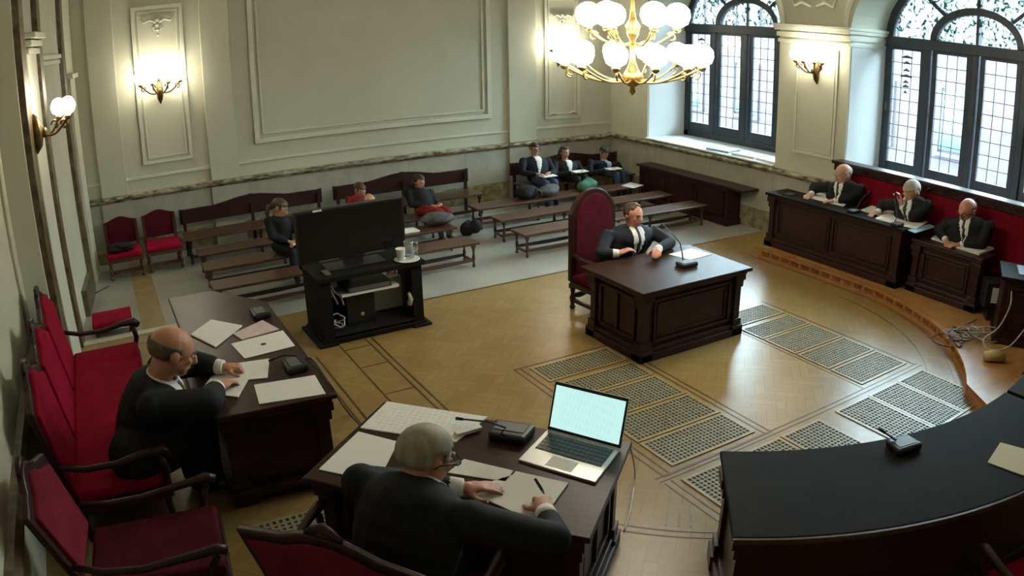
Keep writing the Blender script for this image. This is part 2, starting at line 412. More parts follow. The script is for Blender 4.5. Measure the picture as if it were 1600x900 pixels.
for i in range(24):      # dark square panels of the riser
    if i < 9:
        y = 6.55 - i * 0.17; part('riser_panel', 'riser_dark', pl, (7.538, 7.552, y - 0.055, y + 0.055, 0.026, 0.078))
    else:
        a = math.radians(-(i - 8.6) * 3.6)
        c, s_ = math.cos(a), math.sin(a); r0, r1 = 2.738, 2.752
        MB().prism([(4.8 + c * r - s_ * t, 5.1 + s_ * r + c * t) for r, t in ((r0, -.055), (r1, -.055), (r1, .055), (r0, .055))], 0.026, 0.078).build('riser_panel', 'riser_dark', pl)
ring(2.62, 2.66, 0.0, 0.003, 'border_line', 'riser_dark')

# ---- walls
wb = part('wall_back', 'wall', None, (-1.4, 9.7, WY, WY + 0.3, 0, CEIL)); struct(wb)
part('ceiling', 'ceiling', None, (-1.4, 9.9, -0.9, 11.7, CEIL, CEIL + 0.2)); struct(bpy.data.objects['ceiling'])
struct(part('wall_near', 'wall', None, (-1.4, 9.9, -0.9, -0.7, 0, CEIL)))
def frame(parent, x0, x1, z0, z1, w=0.05, d=0.035, m='moulding', name='panel_moulding', plane='y', at=WY):
    b = MB()
    def bx(a0, a1, c0, c1, dd):
        if plane == 'y': b.box(a0, a1, at - dd, at, c0, c1)
        else: b.box(at - dd, at, a0, a1, c0, c1)
    for e, ww, dd in ((0.0, w, d), (w * 1.6, w * 0.5, d * 0.6)):
        X0, X1, Z0, Z1 = x0 + e, x1 - e, z0 + e, z1 - e
        bx(X0, X1, Z0, Z0 + ww, dd); bx(X0, X1, Z1 - ww, Z1, dd); bx(X0, X0 + ww, Z0 + ww, Z1 - ww, dd); bx(X1 - ww, X1, Z0 + ww, Z1 - ww, dd)
    return b.build(name, m, parent, bevel=0.006)
def ybox(name, m, parent, x0, x1, z0, z1, d, bevel=0.0): return part(name, m, parent, (x0, x1, WY - d, WY, z0, z1), bevel=bevel)
frame(wb, 0.53, 1.27, 1.32, 3.55); frame(wb, 2.20, 6.12, 1.40, 4.7, w=0.075, d=0.05); frame(wb, 7.17, 7.89, 1.29, 3.45)
for x0, x1 in ((-0.13, 0.26), (1.50, 1.92), (6.44, 6.97)):
    ybox('pilaster', 'wall', wb, x0, x1, 0.95, CEIL, 0.07, 0.008)
    ybox('pilaster_base', 'wainscot', wb, x0 - 0.02, x1 + 0.02, 0.0, 0.86, 0.09)
ybox('band', 'moulding', wb, -0.4, WX, 1.13, 1.17, 0.025, 0.006)
# carved ornament over the narrow panels
def ornament(x, z, parent, f=1.0):
    b = MB()
    for s_ in (-1, 1):
        b.tube([(x + s_ * 0.02 * f, WY - .03, z), (x + s_ * .10 * f, WY - .04, z + .05), (x + s_ * .19 * f, WY - .03, z + .02), (x + s_ * .24 * f, WY - .03, z + .09)], [.02, .022, .018, .006], 6)
        b.tube([(x + s_ * 0.02 * f, WY - .03, z - .02), (x + s_ * .07 * f, WY - .04, z - .07), (x + s_ * .03 * f, WY - .03, z - .12)], [.018, .018, .006], 6)
    for k, r in enumerate((.035, .03, .024, .018)): b.ell((x, WY - .035, z + .04 - k * .07), (r * 1.2, .02, r), nu=8, nv=6)
    b.build('ornament', 'moulding', parent, smooth=True)
ornament(0.90, 3.30, wb); ornament(7.53, 3.05, wb)
for s_ in (-1, 1):
    MB().tube([(7.53 + s_ * .30, WY - .03, 1.35), (7.53 + s_ * .2, WY - .04, 1.40), (7.53 + s_ * .1, WY - .03, 1.36)], [.012, .018, .006], 6).build('ornament', 'moulding', wb, smooth=True)
# wainscot slabs, marble rail
def slabs(parent, a0, a1, n, fn, m, name):
    for i in range(n):
        fn(name, m, a0 + (a1 - a0) * i / n + 0.002, a0 + (a1 - a0) * (i + 1) / n - 0.002)
slabs(wb, -0.36, WX, 9, lambda n, m, a, b: part(n, m, wb, (a, b, WY - 0.045, WY, 0.30, 0.86)), 'wainscot', 'wainscot_slab')
slabs(wb, -0.36, WX, 9, lambda n, m, a, b: part(n, m, wb, (a, b, WY - 0.06, WY, 0.0, 0.298)), 'wainscot_base', 'base_slab')
t1 = MB().prism([(WY, .86), (WY - .06, .86), (WY - .075, .88), (WY - .11, .905), (WY - .11, .925), (WY - .08, .945), (WY, .95)], -0.38, WX, 'x').build('trim_1', 'marble_rail'); struct(t1)

# left wall: near stretch, then a marble-framed doorway stretch that runs a little askew
def lwx(y): return -0.70 + (y - 7.13) * 0.0865
wl = MB().prism([(-1.6, -0.8), (-0.93, -0.8), (-0.93, 7.00), (-0.72, 7.04), (lwx(11.4), 11.4), (-1.6, 11.4)], 0, CEIL).build('wall_left', 'wall'); struct(wl)
def lslab(name, m, y0, y1, z0, z1, d, bevel=0.0):
    return MB().prism([(lwx(y0) - .02, y0), (lwx(y0) + d, y0), (lwx(y1) + d, y1), (lwx(y1) - .02, y1)], z0, z1).build(name, m, wl, bevel=bevel)
lslab('marble_jamb', 'marble_brown', 7.08, 7.30, 0, CEIL, 0.05, .006)
lslab('marble_jamb', 'marble_brown', 8.10, 8.30, 0, CEIL, 0.05, .006)
lslab('marble_jamb', 'marble_brown', 9.95, 10.18, 0.0, CEIL, 0.05, .006)
lslab('marble_base', 'marble_brown', 9.1, 9.95, 0, 0.32, 0.06)
lslab('pilaster', 'moulding', 7.42, 7.95, 0, 3.05, 0.04, .006)
for z, d in ((3.05, .07), (3.12, .10), (3.19, .14)): lslab('capital_moulding', 'moulding', 7.36, 8.02, z, z + .055, d, .006)
for z, d in ((2.92, .03), (2.98, .05)): lslab('capital_moulding', 'moulding', 8.4, 9.8, z, z + .05, d, .006)
lslab('pilaster', 'wall', 10.5, 11.0, 0.0, 2.7, 0.05, .006)
lslab('capital_moulding', 'moulding', 10.45, 11.1, 2.70, 2.76, 0.09, .006)
part('door_architrave', 'cream_stone', wl, (-0.93, -0.905, 6.60, 6.82, 0, 3.6), bevel=.006)

t3 = MB().prism([(-.93, .62), (-.87, .62), (-.85, .65), (-.85, .68), (-.88, .72), (-.93, .73)], 0.5, 7.0, 'y').build('trim_3', 'marble_brown'); struct(t3)
# window wall with two arched openings
WIN = [(8.86, 1.46), (4.735, 1.43)]        # centre, half width
SILL, SPR, ARB = 0.98, 2.97, 1.05
b = MB()
b.box(WX, WX + 1.0, -0.9, WY + 0.3, 0, SILL)
ys = [-0.9, WIN[1][0] - WIN[1][1], WIN[1][0] + WIN[1][1], WIN[0][0] - WIN[0][1], WIN[0][0] + WIN[0][1], WY + 0.3]
for a, c in ((ys[0], ys[1]), (ys[2], ys[3]), (ys[4], ys[5])): b.box(WX, WX + 1.0, a, c, SILL, CEIL)
for c, hw in WIN:
    ap = [(c + hw * math.cos(PI * i / 28), SPR + ARB * math.sin(PI * i / 28)) for i in range(29)]
    for i in range(28):
        (ya, za), (yb, zb) = ap[i], ap[i + 1]
        b.prism([(ya, za), (ya, CEIL), (yb, CEIL), (yb, zb)], WX, WX + 1.0, 'x')
    for e in ((c + hw, SPR), (c - hw, SPR)): pass
wr = b.build('wall_right', 'wall'); struct(wr)
for c, hw in WIN:            # spring line up to the arch start is open; archivolt moulding round the arch
    pts = [(WX - .015, c + (hw + .07) * math.cos(PI * i / 28), SPR + .06 + (ARB + .07) * math.sin(PI * i / 28)) for i in range(29)]
    MB().tube(pts, .05, 6).build('archivolt', 'moulding', wr)
for z0, z1, d in ((2.78, 2.83, .03), (2.86, 2.93, .05), (2.95, 3.00, .085), (3.00, 3.04, .11)):
    part('impost_moulding', 'moulding', wr, (WX - d, WX + 0.9, ys[2] - d * .5, ys[3] + d * .5, z0, z1), bevel=.006)
for s_ in (-1, 1):
    MB().tube([(WX - .03, 6.78 + s_ * .05, 3.3), (WX - .04, 6.78 + s_ * .2, 3.36), (WX - .03, 6.78 + s_ * .33, 3.30), (WX - .03, 6.78 + s_ * .40, 3.42)], [.02, .03, .025, .008], 6).build('ornament', 'moulding', wr, smooth=True)
frame(wr, 6.34, 7.07, 1.25, 2.72, w=0.035, d=0.025, plane='x', at=WX)
slabs(wr, -0.6, WY, 9, lambda n, m, a, b_: part(n, m, wr, (WX - 0.04, WX, a, b_, 0.30, 0.88)), 'wainscot', 'wainscot_slab')
slabs(wr, -0.6, WY, 9, lambda n, m, a, b_: part(n, m, wr, (WX - 0.055, WX, a, b_, 0.0, 0.298)), 'wainscot_base', 'base_slab')
t2 = MB().prism([(WX, .88), (WX - .05, .88), (WX - .06, .90), (WX - .10, .925), (WX - .10, .945), (WX - .07, .965), (WX, .97)], 6.0, WY, 'y').build('trim_2', 'marble_rail'); struct(t2)

# windows: dark frame, four leaded casements, an inner lunette and an outer ring of lights
def lunette(b, c, ry, rz_, t, z0, x0, x1, n=20):
    for i in range(n):
        a0, a1 = PI * i / n, PI * (i + 1) / n
        P = lambda a, o: (c + (ry + o) * math.cos(a), z0 + (rz_ + o) * math.sin(a))
        b.prism([P(a0, 0), P(a1, 0), P(a1, t), P(a0, t)], x0, x1, 'x')
def window(idx, c, hw):
    X0, X1 = 9.44, 9.52
    zt0, zt1 = 2.84, 2.98
    b = MB()
    b.box(X0, X1, c - hw, c - hw + .12, SILL, SPR); b.box(X0, X1, c + hw - .12, c + hw, SILL, SPR)
    b.box(X0, X1, c - hw, c + hw, SILL, 1.10); b.box(X0 - .03, X1, c - hw, c + hw, zt0, zt1)
    for k in (-1, 0, 1): b.box(X0 - .02, X1, c + k * .735 - .045, c + k * .735 + .045, 1.10, zt0)
    lunette(b, c, hw - .12, ARB - .12, .12, SPR, X0, X1)
    lunette(b, c, .60, .37, .10, 2.98, X0 - .02, X1)
    wn = struct(b.build('window_%d' % idx, 'window_frame', None, bevel=.008))
    for a in (45, 90, 135):
        ca, sa = math.cos(math.radians(a)), math.sin(math.radians(a))
        MB().tube([(9.48, c + .68 * ca, 2.98 + .45 * sa), (9.48, c + (hw - .08) * ca, 2.98 + (ARB - .08) * sa)], .028, 6).build('glazing_bar', 'window_frame', wn)
    part('glazing_bar', 'window_frame', wn, (9.46, 9.50, c - .02, c + .02, 2.98, 3.36))
    for k in (-1.5, -.5, .5, 1.5):
        m_ = c + k * .735 * (0.985 if abs(k) > 1 else 1); hw2 = .235
        s_ = MB()
        for a0, a1, z0, z1 in ((m_ - hw2 - .07, m_ - hw2, 1.10, zt0), (m_ + hw2, m_ + hw2 + .07, 1.10, zt0), (m_ - hw2, m_ + hw2, 1.10, 1.25), (m_ - hw2, m_ + hw2, 2.80, zt0)):
            s_.box(9.46, 9.51, a0, a1, z0, z1)
        sash = s_.build('casement', 'window_frame', wn, bevel=.006)
        part('pane', 'glass', sash, (9.484, 9.488, m_ - hw2, m_ + hw2, 1.25, 2.80))
        ld = MB()
        for j in range(1, 9): z = 1.25 + 1.55 * j / 9; ld.box(9.478, 9.486, m_ - hw2, m_ + hw2, z - .005, z + .005)
        for j in (1, 2): y = m_ - hw2 + 2 * hw2 * j / 3; ld.box(9.478, 9.486, y - .004, y + .004, 1.25, 2.80)
        ld.build('leading', 'lead', sash)
        MB().cyl((9.44, m_ + hw2 + .05, 1.95), (9.44, m_ + hw2 + .05, 2.05), .012, n=6).build('window_catch', 'chrome', sash)
        if k == 1.5:      # little hanging crest painted on the far casement
            o = MB()
            for z, r in ((2.70, .09), (2.62, .06), (2.52, .05), (2.44, .09), (2.36, .04), (2.30, .05), (2.22, .025)):
                o.tube([(9.482, m_ - r, z), (9.480, m_, z + .018), (9.482, m_ + r, z)], [.008, .022, .008], 6)
            o.build('painted_crest', 'lead', sash)
    pn = MB().prism([(c + .60 * math.cos(PI * i / 20), 2.98 + .37 * math.sin(PI * i / 20)) for i in range(21)], 9.484, 9.488, 'x').build('pane', 'glass_leaf', wn)
    for q in range(4):
        a0, a1 = PI * q / 4, PI * (q + 1) / 4
        P = [(c + .70 * math.cos(a0 + (a1 - a0) * i / 8), 2.98 + .47 * math.sin(a0 + (a1 - a0) * i / 8)) for i in range(9)]
        Q = [(c + (hw - .12) * math.cos(a0 + (a1 - a0) * i / 8), 2.98 + (ARB - .12) * math.sin(a0 + (a1 - a0) * i / 8)) for i in range(9)]
        MB().prism(P + Q[::-1], 9.484, 9.488, 'x').build('pane', 'glass_leaf', wn)
    for e in (-1, 1): part('jamb_lining', 'reveal', wn, (WX + .03, 9.44, min(c + e * hw, c + e * (hw - .006)), max(c + e * hw, c + e * (hw - .006)), SILL, SPR))
    part('window_sill', 'reveal', wn, (WX - .05, 9.44, c - hw, c + hw, SILL, SILL + .025), bevel=.006)
    pl_ = bpy.data.lights.new('daylight_portal', 'AREA'); pl_.shape = 'RECTANGLE'; pl_.size = 2 * hw; pl_.size_y = 3.0; pl_.energy = 1
    pl_.cycles.is_portal = True
    po = bpy.data.objects.new('daylight_portal', pl_); COL.objects.link(po)
    po.location = (9.6, c, 2.5); po.rotation_euler = (PI / 2, 0, PI / 2)
    return wn
window(1, *WIN[0]); window(2, *WIN[1])

# ---- outside, seen through the glass: pale house across the street, trees
ot = struct(part('ground_outside', 'pavement', None, (9.8, 40, -25, 35, -1.6, -1.5)))
hs_ = thing('apartment_house', 'pale pink house front across the street seen through the leaded windows', 'building', (22, 6, -1.5))
part('facade', 'facade', hs_, (0, 1.0, -18, 20, 0, 6.8))
for iy in range(12):
    for iz in range(2):
        y = -16 + iy * 3.0; z = 1.2 + iz * 3.2
        wnd = part('window', 'facade_glass', hs_, (-0.06, 0.0, y, y + 1.1, z, z + 1.8))
        part('window_surround', 'facade', wnd, (-0.10, -0.0, y - .12, y, z - .1, z + 1.9), (-0.10, -0.0, y + 1.1, y + 1.22, z - .1, z + 1.9), (-0.12, 0, y - .15, y + 1.25, z - .2, z - .08))
def tree(x, y, z, r, label):
    t = thing('street_tree', label, 'tree', (x, y, -1.5), group='street trees')
    MB().tube([(0, 0, 0), (.1, 0, 2.2), (0, .1, z + 1.0)], [.16, .12, .06], 8).build('trunk', 'bark', t)
    b = MB()
    for i in range(420):
        d = Vector((random.gauss(0, 1), random.gauss(0, 1), random.gauss(0, 1))).normalized() * (r * random.uniform(.35, 1) )
        p = Vector((d.x, d.y, z + 1.5 + d.z * .75)); a = Vector((random.gauss(0, 1), random.gauss(0, 1), random.gauss(0, 1))).normalized(); c = a.orthogonal().normalized()
        s_ = random.uniform(.10, .2)
        b.add([p - a * s_, p + c * s_ * .5, p + a * s_, p - c * s_ * .5 + a.cross(c) * .03], [(0, 1, 2, 3)])
    b.build('crown', 'leaf', t)
tree(14.5, 10.2, 4.2, 1.3, 'leafy street tree whose crown shows through the arch nearest the back corner')
tree(14.5, 5.5, 4.3, 1.3, 'leafy street tree whose crown shows through the larger right-hand arch')

# ================================================================= LAMPS
def scroll(b, c, dx, dy, L, rise, r=.012):
    n = 14; pts = []
    for i in range(n + 1):
        t = i / n; d = L * t; z = -0.042 * math.sin(PI * t * 1.15) + rise * t * t
        pts.append((c[0] + dx * d, c[1] + dy * d, c[2] + z))
    b.tube(pts, r, 6)
    e = pts[-1]
    q = [(e[0] - dx * (.05 + .035 * math.cos(a)), e[1] - dy * (.05 + .035 * math.cos(a)), e[2] - .06 + .035 * math.sin(a)) for a in (i * PI / 5 for i in range(9))]
    b.tube(q, r * .8, 6)
    return e
def lamp_bulb(parent, e, r=.05, tall=1.25):
    MB().lathe(e[0], e[1], [(.008, e[2] - .03), (.03, e[2] - .015), (.038, e[2] + .005), (.02, e[2] + .02)], 8).build('candle_cup', 'brass', parent, smooth=True)
    z = e[2] + .02
    return MB().lathe(e[0], e[1], [(r * .35, z), (r * .8, z + r * .25), (r, z + r * .8), (r * .92, z + r * 1.3), (r * .6, z + r * tall * 1.5), (r * .2, z + r * tall * 1.65)], 14).build('lamp_shade', 'bulb', parent, smooth=True)
def sconce(label, loc, nx, ny, spread, r=.085, out=.6):
    t = thing('wall_sconce', label, 'wall lamp', loc, 0, 'brass wall sconces')
    tx, ty = -ny, nx
    MB().tube([(0, 0, -.20), (nx * .02, ny * .02, -.13), (nx * .03, ny * .03, 0), (nx * .02, ny * .02, .10), (0, 0, .16)], [.008, .04, .055, .035, .008], 10).build('back_plate', 'bronze', t, smooth=True)
    MB().ell((nx * .09, ny * .09, -.02), (.035, .035, .05), nu=10, nv=8).build('boss', 'bronze', t, smooth=True)
    for k, s_ in enumerate((-1, -.42, .42, 1)):
        b = MB(); dx, dy = nx * out + tx * s_, ny * out + ty * s_
        l = math.hypot(dx, dy); dx, dy = dx / l, dy / l
        e = scroll(b, (nx * .06, ny * .06, -.02), dx, dy, spread * (1.0 if abs(s_) == 1 else .62), .10)
        a = b.build('arm', 'bronze', t, smooth=True)
        lamp_bulb(t, e, r)
    return t
sconce('brass wall sconce on the narrow panel above the two red chairs', (0.87, WY - .005, 2.36), 0, -1, .33)
sconce('brass wall sconce on the back wall behind the chandelier', (7.45, WY - .005, 2.40), 0, -1, .33)
sconce('brass wall sconce on the pier between the two windows', (WX - .005, 6.70, 2.44), -1, 0, .27)
sconce('brass wall sconce on the left wall beside the brown marble jambs', (lwx(7.32) + .055, 7.32, 2.36), 1, 0, .30, .07, 2.0)
ch = thing('chandelier', 'two-tier brass chandelier with rings of glowing lamps hanging before the windows', 'chandelier', (4.24, 5.30, 2.43))
MB().lathe(0, 0, [(.005, -.10), (.03, -.07), (.02, -.03), (.07, .0), (.10, .06), (.05, .13), (.025, .2), (.025, .38), (.05, .42), (.07, .5), (.03, .56), (.018, .65), (.018, CEIL - 2.43 - .04), (.09, CEIL - 2.43 - .03), (.09, CEIL - 2.43)], 14).build('stem', 'brass', ch, smooth=True)
for n, rad, z0, rise, r in ((12, .60, .05, .09, .10), (6, .38, .36, .10, .115)):
    for i in range(n):
        a = 2 * PI * (i + .3) / n; b = MB()
        e = scroll(b, (0, 0, z0), math.cos(a), math.sin(a), rad, rise, .010)
        b.build('arm', 'brass', ch, smooth=True)
        lamp_bulb(ch, e, r, 1.1)

# ================================================================= FURNITURE
def turned_leg(b, x, y, h, r=.022, top=.05):
    b.box(x - r, x + r, y - r, y + r, h - top, h)
    b.lathe(x, y, [(r * .8, 0), (r * 1.15, .02), (r * .7, .05), (r * .9, h * .28), (r * 1.15, h * .45), (r * .65, h * .6), (r, h - top)], 8)
def wavy(b, x0, x1, y, z, d=.05, th=.018, n=16):
    top = [(x0 + (x1 - x0) * i / n, z + d * .5) for i in range(n + 1)]
    bot = [(x0 + (x1 - x0) * i / n, z - d * (.2 + .3 * abs(math.sin(3 * PI * i / n)))) for i in range(n + 1)]
    b.prism(top + bot[::-1], y - th / 2, y + th / 2, 'y')
def bench(label, x0, x1, yc, d=.36, h=.32, nl=4):
    t = thing('bench', label, 'bench', ((x0 + x1) / 2, yc, 0.003), 0, 'backless wooden benches')
    L = (x1 - x0) / 2
    part('seat', 'bench_wood', t, (-L, L, -d / 2, d / 2, h - .03, h), bevel=.006)
    for i in range(nl):
        x = -L + .07 + (2 * L - .14) * i / (nl - 1)
        for s_ in (-1, 1):
            b = MB(); turned_leg(b, x, s_ * (d / 2 - .05), h - .03, .02); b.build('leg', 'bench_wood', t)
        b = MB(); b.box(x - .012, x + .012, -d / 2 + .05, d / 2 - .05, .06, .09); b.build('cross_stretcher', 'bench_wood', t)
    for s_ in (-1, 1):
        b = MB(); wavy(b, -L + .07, L - .07, s_ * (d / 2 - .05), .085, .05, .016, 30); b.build('stretcher', 'bench_wood', t)
    return t
bench('long backless bench on the left directly behind the television stand', 0.96, 4.22, 8.36)
bench('long backless bench on the left where the woman with tied hair sits', 0.98, 4.30, 9.16)
bench('long backless bench in the third row on the left, before the backed benches', 1.00, 4.35, 9.86)
bench('long backless bench just behind the high-backed red chair, first row on the right', 4.83, 8.00, 8.33)
bench('long backless bench in the middle row on the right', 4.94, 8.02, 9.12)
bench('long backless bench on the right bearing the backpack and bags', 4.99, 8.05, 9.88)
def backed_bench(label, x0, x1, y0=10.44, h=.36):
    t = thing('backed_bench', label, 'bench', ((x0 + x1) / 2, y0, 0.003), 0, 'benches with humped backrests')
    L = (x1 - x0) / 2; d = .48
    part('seat', 'bench_wood', t, (-L, L, 0, d, h - .03, h), bevel=.006)
    n = 40; top = []
    for i in range(n + 1):
        u = -1 + 2 * i / n; z = .66 + .075 * max(0, math.cos(u * PI / 1.1)) ** 1.5 + (.012 if abs(u) > .97 or abs(u) < .03 else 0)
        top.append((u * L, z))
    MB().prism(top + [(L, .46), (-L, .46)], d + .06, d + .10, 'y').build('backrest', 'wood', t)
    for i in range(3):
        x = -L + .06 + (2 * L - .12) * i / 2
        b = MB(); turned_leg(b, x, .05, h - .03, .024); b.build('leg', 'wood', t)
        b = MB(); b.box(x - .022, x + .022, d + .02, d + .06, 0, .62); b.build('back_post', 'wood', t)
        b = MB(); b.box(x - .015, x + .015, .05, d + .02, .07, .10); b.build('cross_stretcher', 'wood', t)
    b = MB(); wavy(b, -L + .06, L - .06, .05, .095, .05, .018, 30); b.build('stretcher', 'wood', t)
    return t
backed_bench('dark wooden bench with humped backrest against the back wall beside the red chairs', 0.93, 3.06)
backed_bench('dark wooden bench with humped backrest at the middle of the back wall', 3.24, 5.48)
backed_bench('dark wooden bench with humped backrest in the far corner under the three seated people', 6.26, 8.45)
def side_chair(label, x, y):
    t = thing('side_chair', label, 'chair', (x, y, 0.003), 0, 'red upholstered side chairs by the back wall')
    w, d, h = .25, .25, .34
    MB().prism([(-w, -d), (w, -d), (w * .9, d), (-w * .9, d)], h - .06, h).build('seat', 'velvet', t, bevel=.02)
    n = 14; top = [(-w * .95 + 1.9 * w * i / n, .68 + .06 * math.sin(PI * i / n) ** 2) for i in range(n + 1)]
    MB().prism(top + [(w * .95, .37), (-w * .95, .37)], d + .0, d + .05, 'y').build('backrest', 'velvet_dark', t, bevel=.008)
    for s_ in (-1, 1):
        for y2 in (-d + .03, d - .02):
            b = MB(); turned_leg(b, s_ * (w - .03), y2, h - .06, .022); b.build('leg', 'bench_wood', t)
        b = MB(); b.box(s_ * (w - .03) - .02, s_ * (w - .03) + .02, d - .02, d + .04, .28, .66); b.build('back_post', 'bench_wood', t)
    b = MB(); wavy(b, -w + .03, w - .03, -d + .03, .10, .05); b.build('stretcher', 'bench_wood', t)
    part('seat_rail', 'bench_wood', t, (-w + .01, w - .01, -d + .01, d - .02, h - .11, h - .06))
    return t
side_chair('red velvet side chair with a dark coat on its seat, nearer the left wall', 0.07, 10.62)
side_chair('red velvet side chair with an empty bright seat, next to the backed bench', 0.62, 10.66)
b = MB()
for i in range(7): b.ell((.07 + random.uniform(-.13, .13), 10.58 + random.uniform(-.1, .14), .375 + random.uniform(0, .05)), (.13, .10, .035), nu=10, nv=7)
tag(b.build('coat', 'cloth_black', None, smooth=True), 'dark folded coat lying on the left red side chair', 'coat')

# ---- panelled desk: local x along its length, front towards -y
def pil(b, x, y, h, w=.07):
    b.box(x - w, x + w, y - w, y + w, 0, .10); b.box(x - w * .8, x + w * .8, y - w * .8, y + w * .8, .10, .17)
    b.box(x - w * .55, x + w * .55, y - w * .55, y + w * .55, .17, h - .13)
    b.box(x - w * .75, x + w * .75, y - w * .75, y + w * .75, h - .13, h - .06); b.box(x - w * .95, x + w * .95, y - w * .95, y + w * .95, h - .06, h)
def raised(name, m, parent, x0, x1, z0, z1, y, ny, e=.05):
    b = MB(); s_ = 1 if ny > 0 else -1
    for k, dd in ((0, .022), (1, .010)):
        o = k * .045; ww = .022
        for q in ((x0 + o, x1 - o, z0 + o, z0 + o + ww), (x0 + o, x1 - o, z1 - o - ww, z1 - o), (x0 + o, x0 + o + ww, z0 + o, z1 - o), (x1 - o - ww, x1 - o, z0 + o, z1 - o)):
            b.box(q[0], q[1], min(y, y + s_ * dd), max(y, y + s_ * dd), q[2], q[3])
    return b.build(name, m, parent, bevel=.003)
def desk(name, label, loc, rz, w, d, h, cat='desk', bays=2, top='wood_top', over=.07, base=.05, group=None, body_front=True):
    t = thing(name, label, cat, loc, rz, group)
    W, D = w / 2, d / 2
    part('top', top, t, (-W - over, W + over, -D - over, D + over, h - .035, h), bevel=.008)
    part('top_moulding', 'wood', t, (-W - over * .5, W + over * .5, -D - over * .5, D + over * .5, h - .065, h - .035), bevel=.008)
    part('body', 'wood', t, (-W + .03, W - .03, -D + .03, D - .03, .08, h - .065))
    part('plinth', 'wood', t, (-W - base * .6, W + base * .6, -D - base * .6, D + base * .6, 0, .075), (-W - base * .2, W + base * .2, -D - base * .2, D + base * .2, .075, .12), bevel=.008)
    for sx in (-1, 1):
        for sy in (-1, 1):
            b = MB(); pil(b, sx * (W - .04), sy * (D - .04), h - .065); b.build('corner_pilaster', 'wood', t, bevel=.004)
    for i in range(bays):
        x0 = -W + .12 + (2 * W - .24) * i / bays + .02; x1 = -W + .12 + (2 * W - .24) * (i + 1) / bays - .02
        for sy in (-1, 1): raised('front_panel' if sy < 0 else 'rear_panel', 'wood', t, x0, x1, .16, h - .12, sy * (D - .03), sy)
    for sx in (-1, 1):
        b = MB(); x = sx * (W - .03)
        for a0, a1, z0, z1 in ((-D + .13, D - .13, .16, .185), (-D + .13, D - .13, h - .145, h - .12), (-D + .13, -D + .155, .16, h - .12), (D - .155, D - .13, .16, h - .12), (-.0125, .0125, .16, h - .12)):
            b.box(min(x, x + sx * .02), max(x, x + sx * .02), a0, a1, z0, z1)
        b.build('side_panel', 'wood', t, bevel=.003)
    return t
desk('witness_desk', 'dark carved wooden desk in the middle of the floor before the witness', (4.735, 5.32, 0.001), 0, 1.24, .80, .69, bays=1)
# lawyers' desks on the platform (front faces -x)
PZ = 0.101
desk('counsel_desk', 'long dark panelled counsel desk at the far end of the window platform', (7.93, 5.68, PZ), -PI / 2, 2.08, .36, .72, bays=2, top='black_top', over=.05)
desk('counsel_desk', 'shorter reddish counsel desk beside the long one, in front of the third lawyer', (8.02, 4.06, PZ), -PI / 2, .90, .32, .62, bays=1, over=.03)

# ---- settee along the window wall
t = thing('wall_settee', 'long red upholstered settee with dark carved top rail under the right window', 'settee', (0, 0, PZ))
part('backrest', 'velvet_mid', t, (8.44, 8.52, 2.4, 6.18, .35, 1.06), bevel=.02)
part('seat', 'velvet_mid', t, (8.36, 8.50, 2.4, 6.18, .30, .38), bevel=.02)
part('seat_base', 'wood', t, (8.38, 8.50, 2.4, 6.18, 0, .30))
part('top_rail', 'wood', t, (8.42, 8.60, 2.38, 6.20, 1.06, 1.15), (8.38, 8.60, 2.36, 6.22, 1.15, 1.19), bevel=.008)
for i in range(12):
    y = 2.55 + i * .31
    MB().tube([(8.415, y - .10, 1.10), (8.41, y - .05, 1.125), (8.41, y, 1.09), (8.41, y + .05, 1.125), (8.415, y + .10, 1.10)], .010, 6).build('carving', 'wood', t)

# ---- wide low chest on the window wall behind the benches
t = thing('panelled_chest', 'long low dark panelled chest against the wall below the left window', 'cabinet', (0, 0, 0.003))
part('body', 'wood', t, (8.24, 8.52, 7.98, 10.08, .06, .57)); part('plinth', 'wood', t, (8.21, 8.52, 7.95, 10.1, 0, .09), bevel=.006)
part('lid', 'wood', t, (8.20, 8.53, 7.62, 10.12, .57, .61), bevel=.006)
for i in range(3): b = MB(); y0 = 8.05 + i * .68; b.box(8.225, 8.24, y0, y0 + .62, .14, .165); b.box(8.225, 8.24, y0, y0 + .62, .48, .505); b.box(8.225, 8.24, y0, y0 + .025, .14, .505); b.box(8.225, 8.24, y0 + .595, y0 + .62, .14, .505); b.build('front_panel', 'wood', t)

# ---- witness chair: tall arched back
t = thing('high_back_chair', 'high-backed red velvet armchair with arched dark frame behind the witness', 'chair', (4.66, 6.10, 0.001), math.radians(4))
n = 22
def archpts(W, z0, zs, hgt):
    pts = [(-W, z0), (W, z0)]
    for i in range(n + 1):
        u = 1 - 2 * i / n; a = abs(u)
        pts.append((u * W, zs + hgt * (1 - a ** 2.2) ** .8 if a < 1 else zs))
    return pts
MB().prism(archpts(.30, .30, 1.02, .24), .30, .36, 'y').build('back_frame', 'wood', t, bevel=.01)
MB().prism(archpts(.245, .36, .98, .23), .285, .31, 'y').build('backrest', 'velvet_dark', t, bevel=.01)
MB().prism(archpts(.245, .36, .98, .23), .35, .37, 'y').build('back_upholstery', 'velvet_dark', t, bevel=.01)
part('seat', 'velvet_dark', t, (-.29, .29, -.26, .30, .30, .38), bevel=.02)
part('seat_rail', 'wood', t, (-.30, .30, -.27, .32, .25, .30))
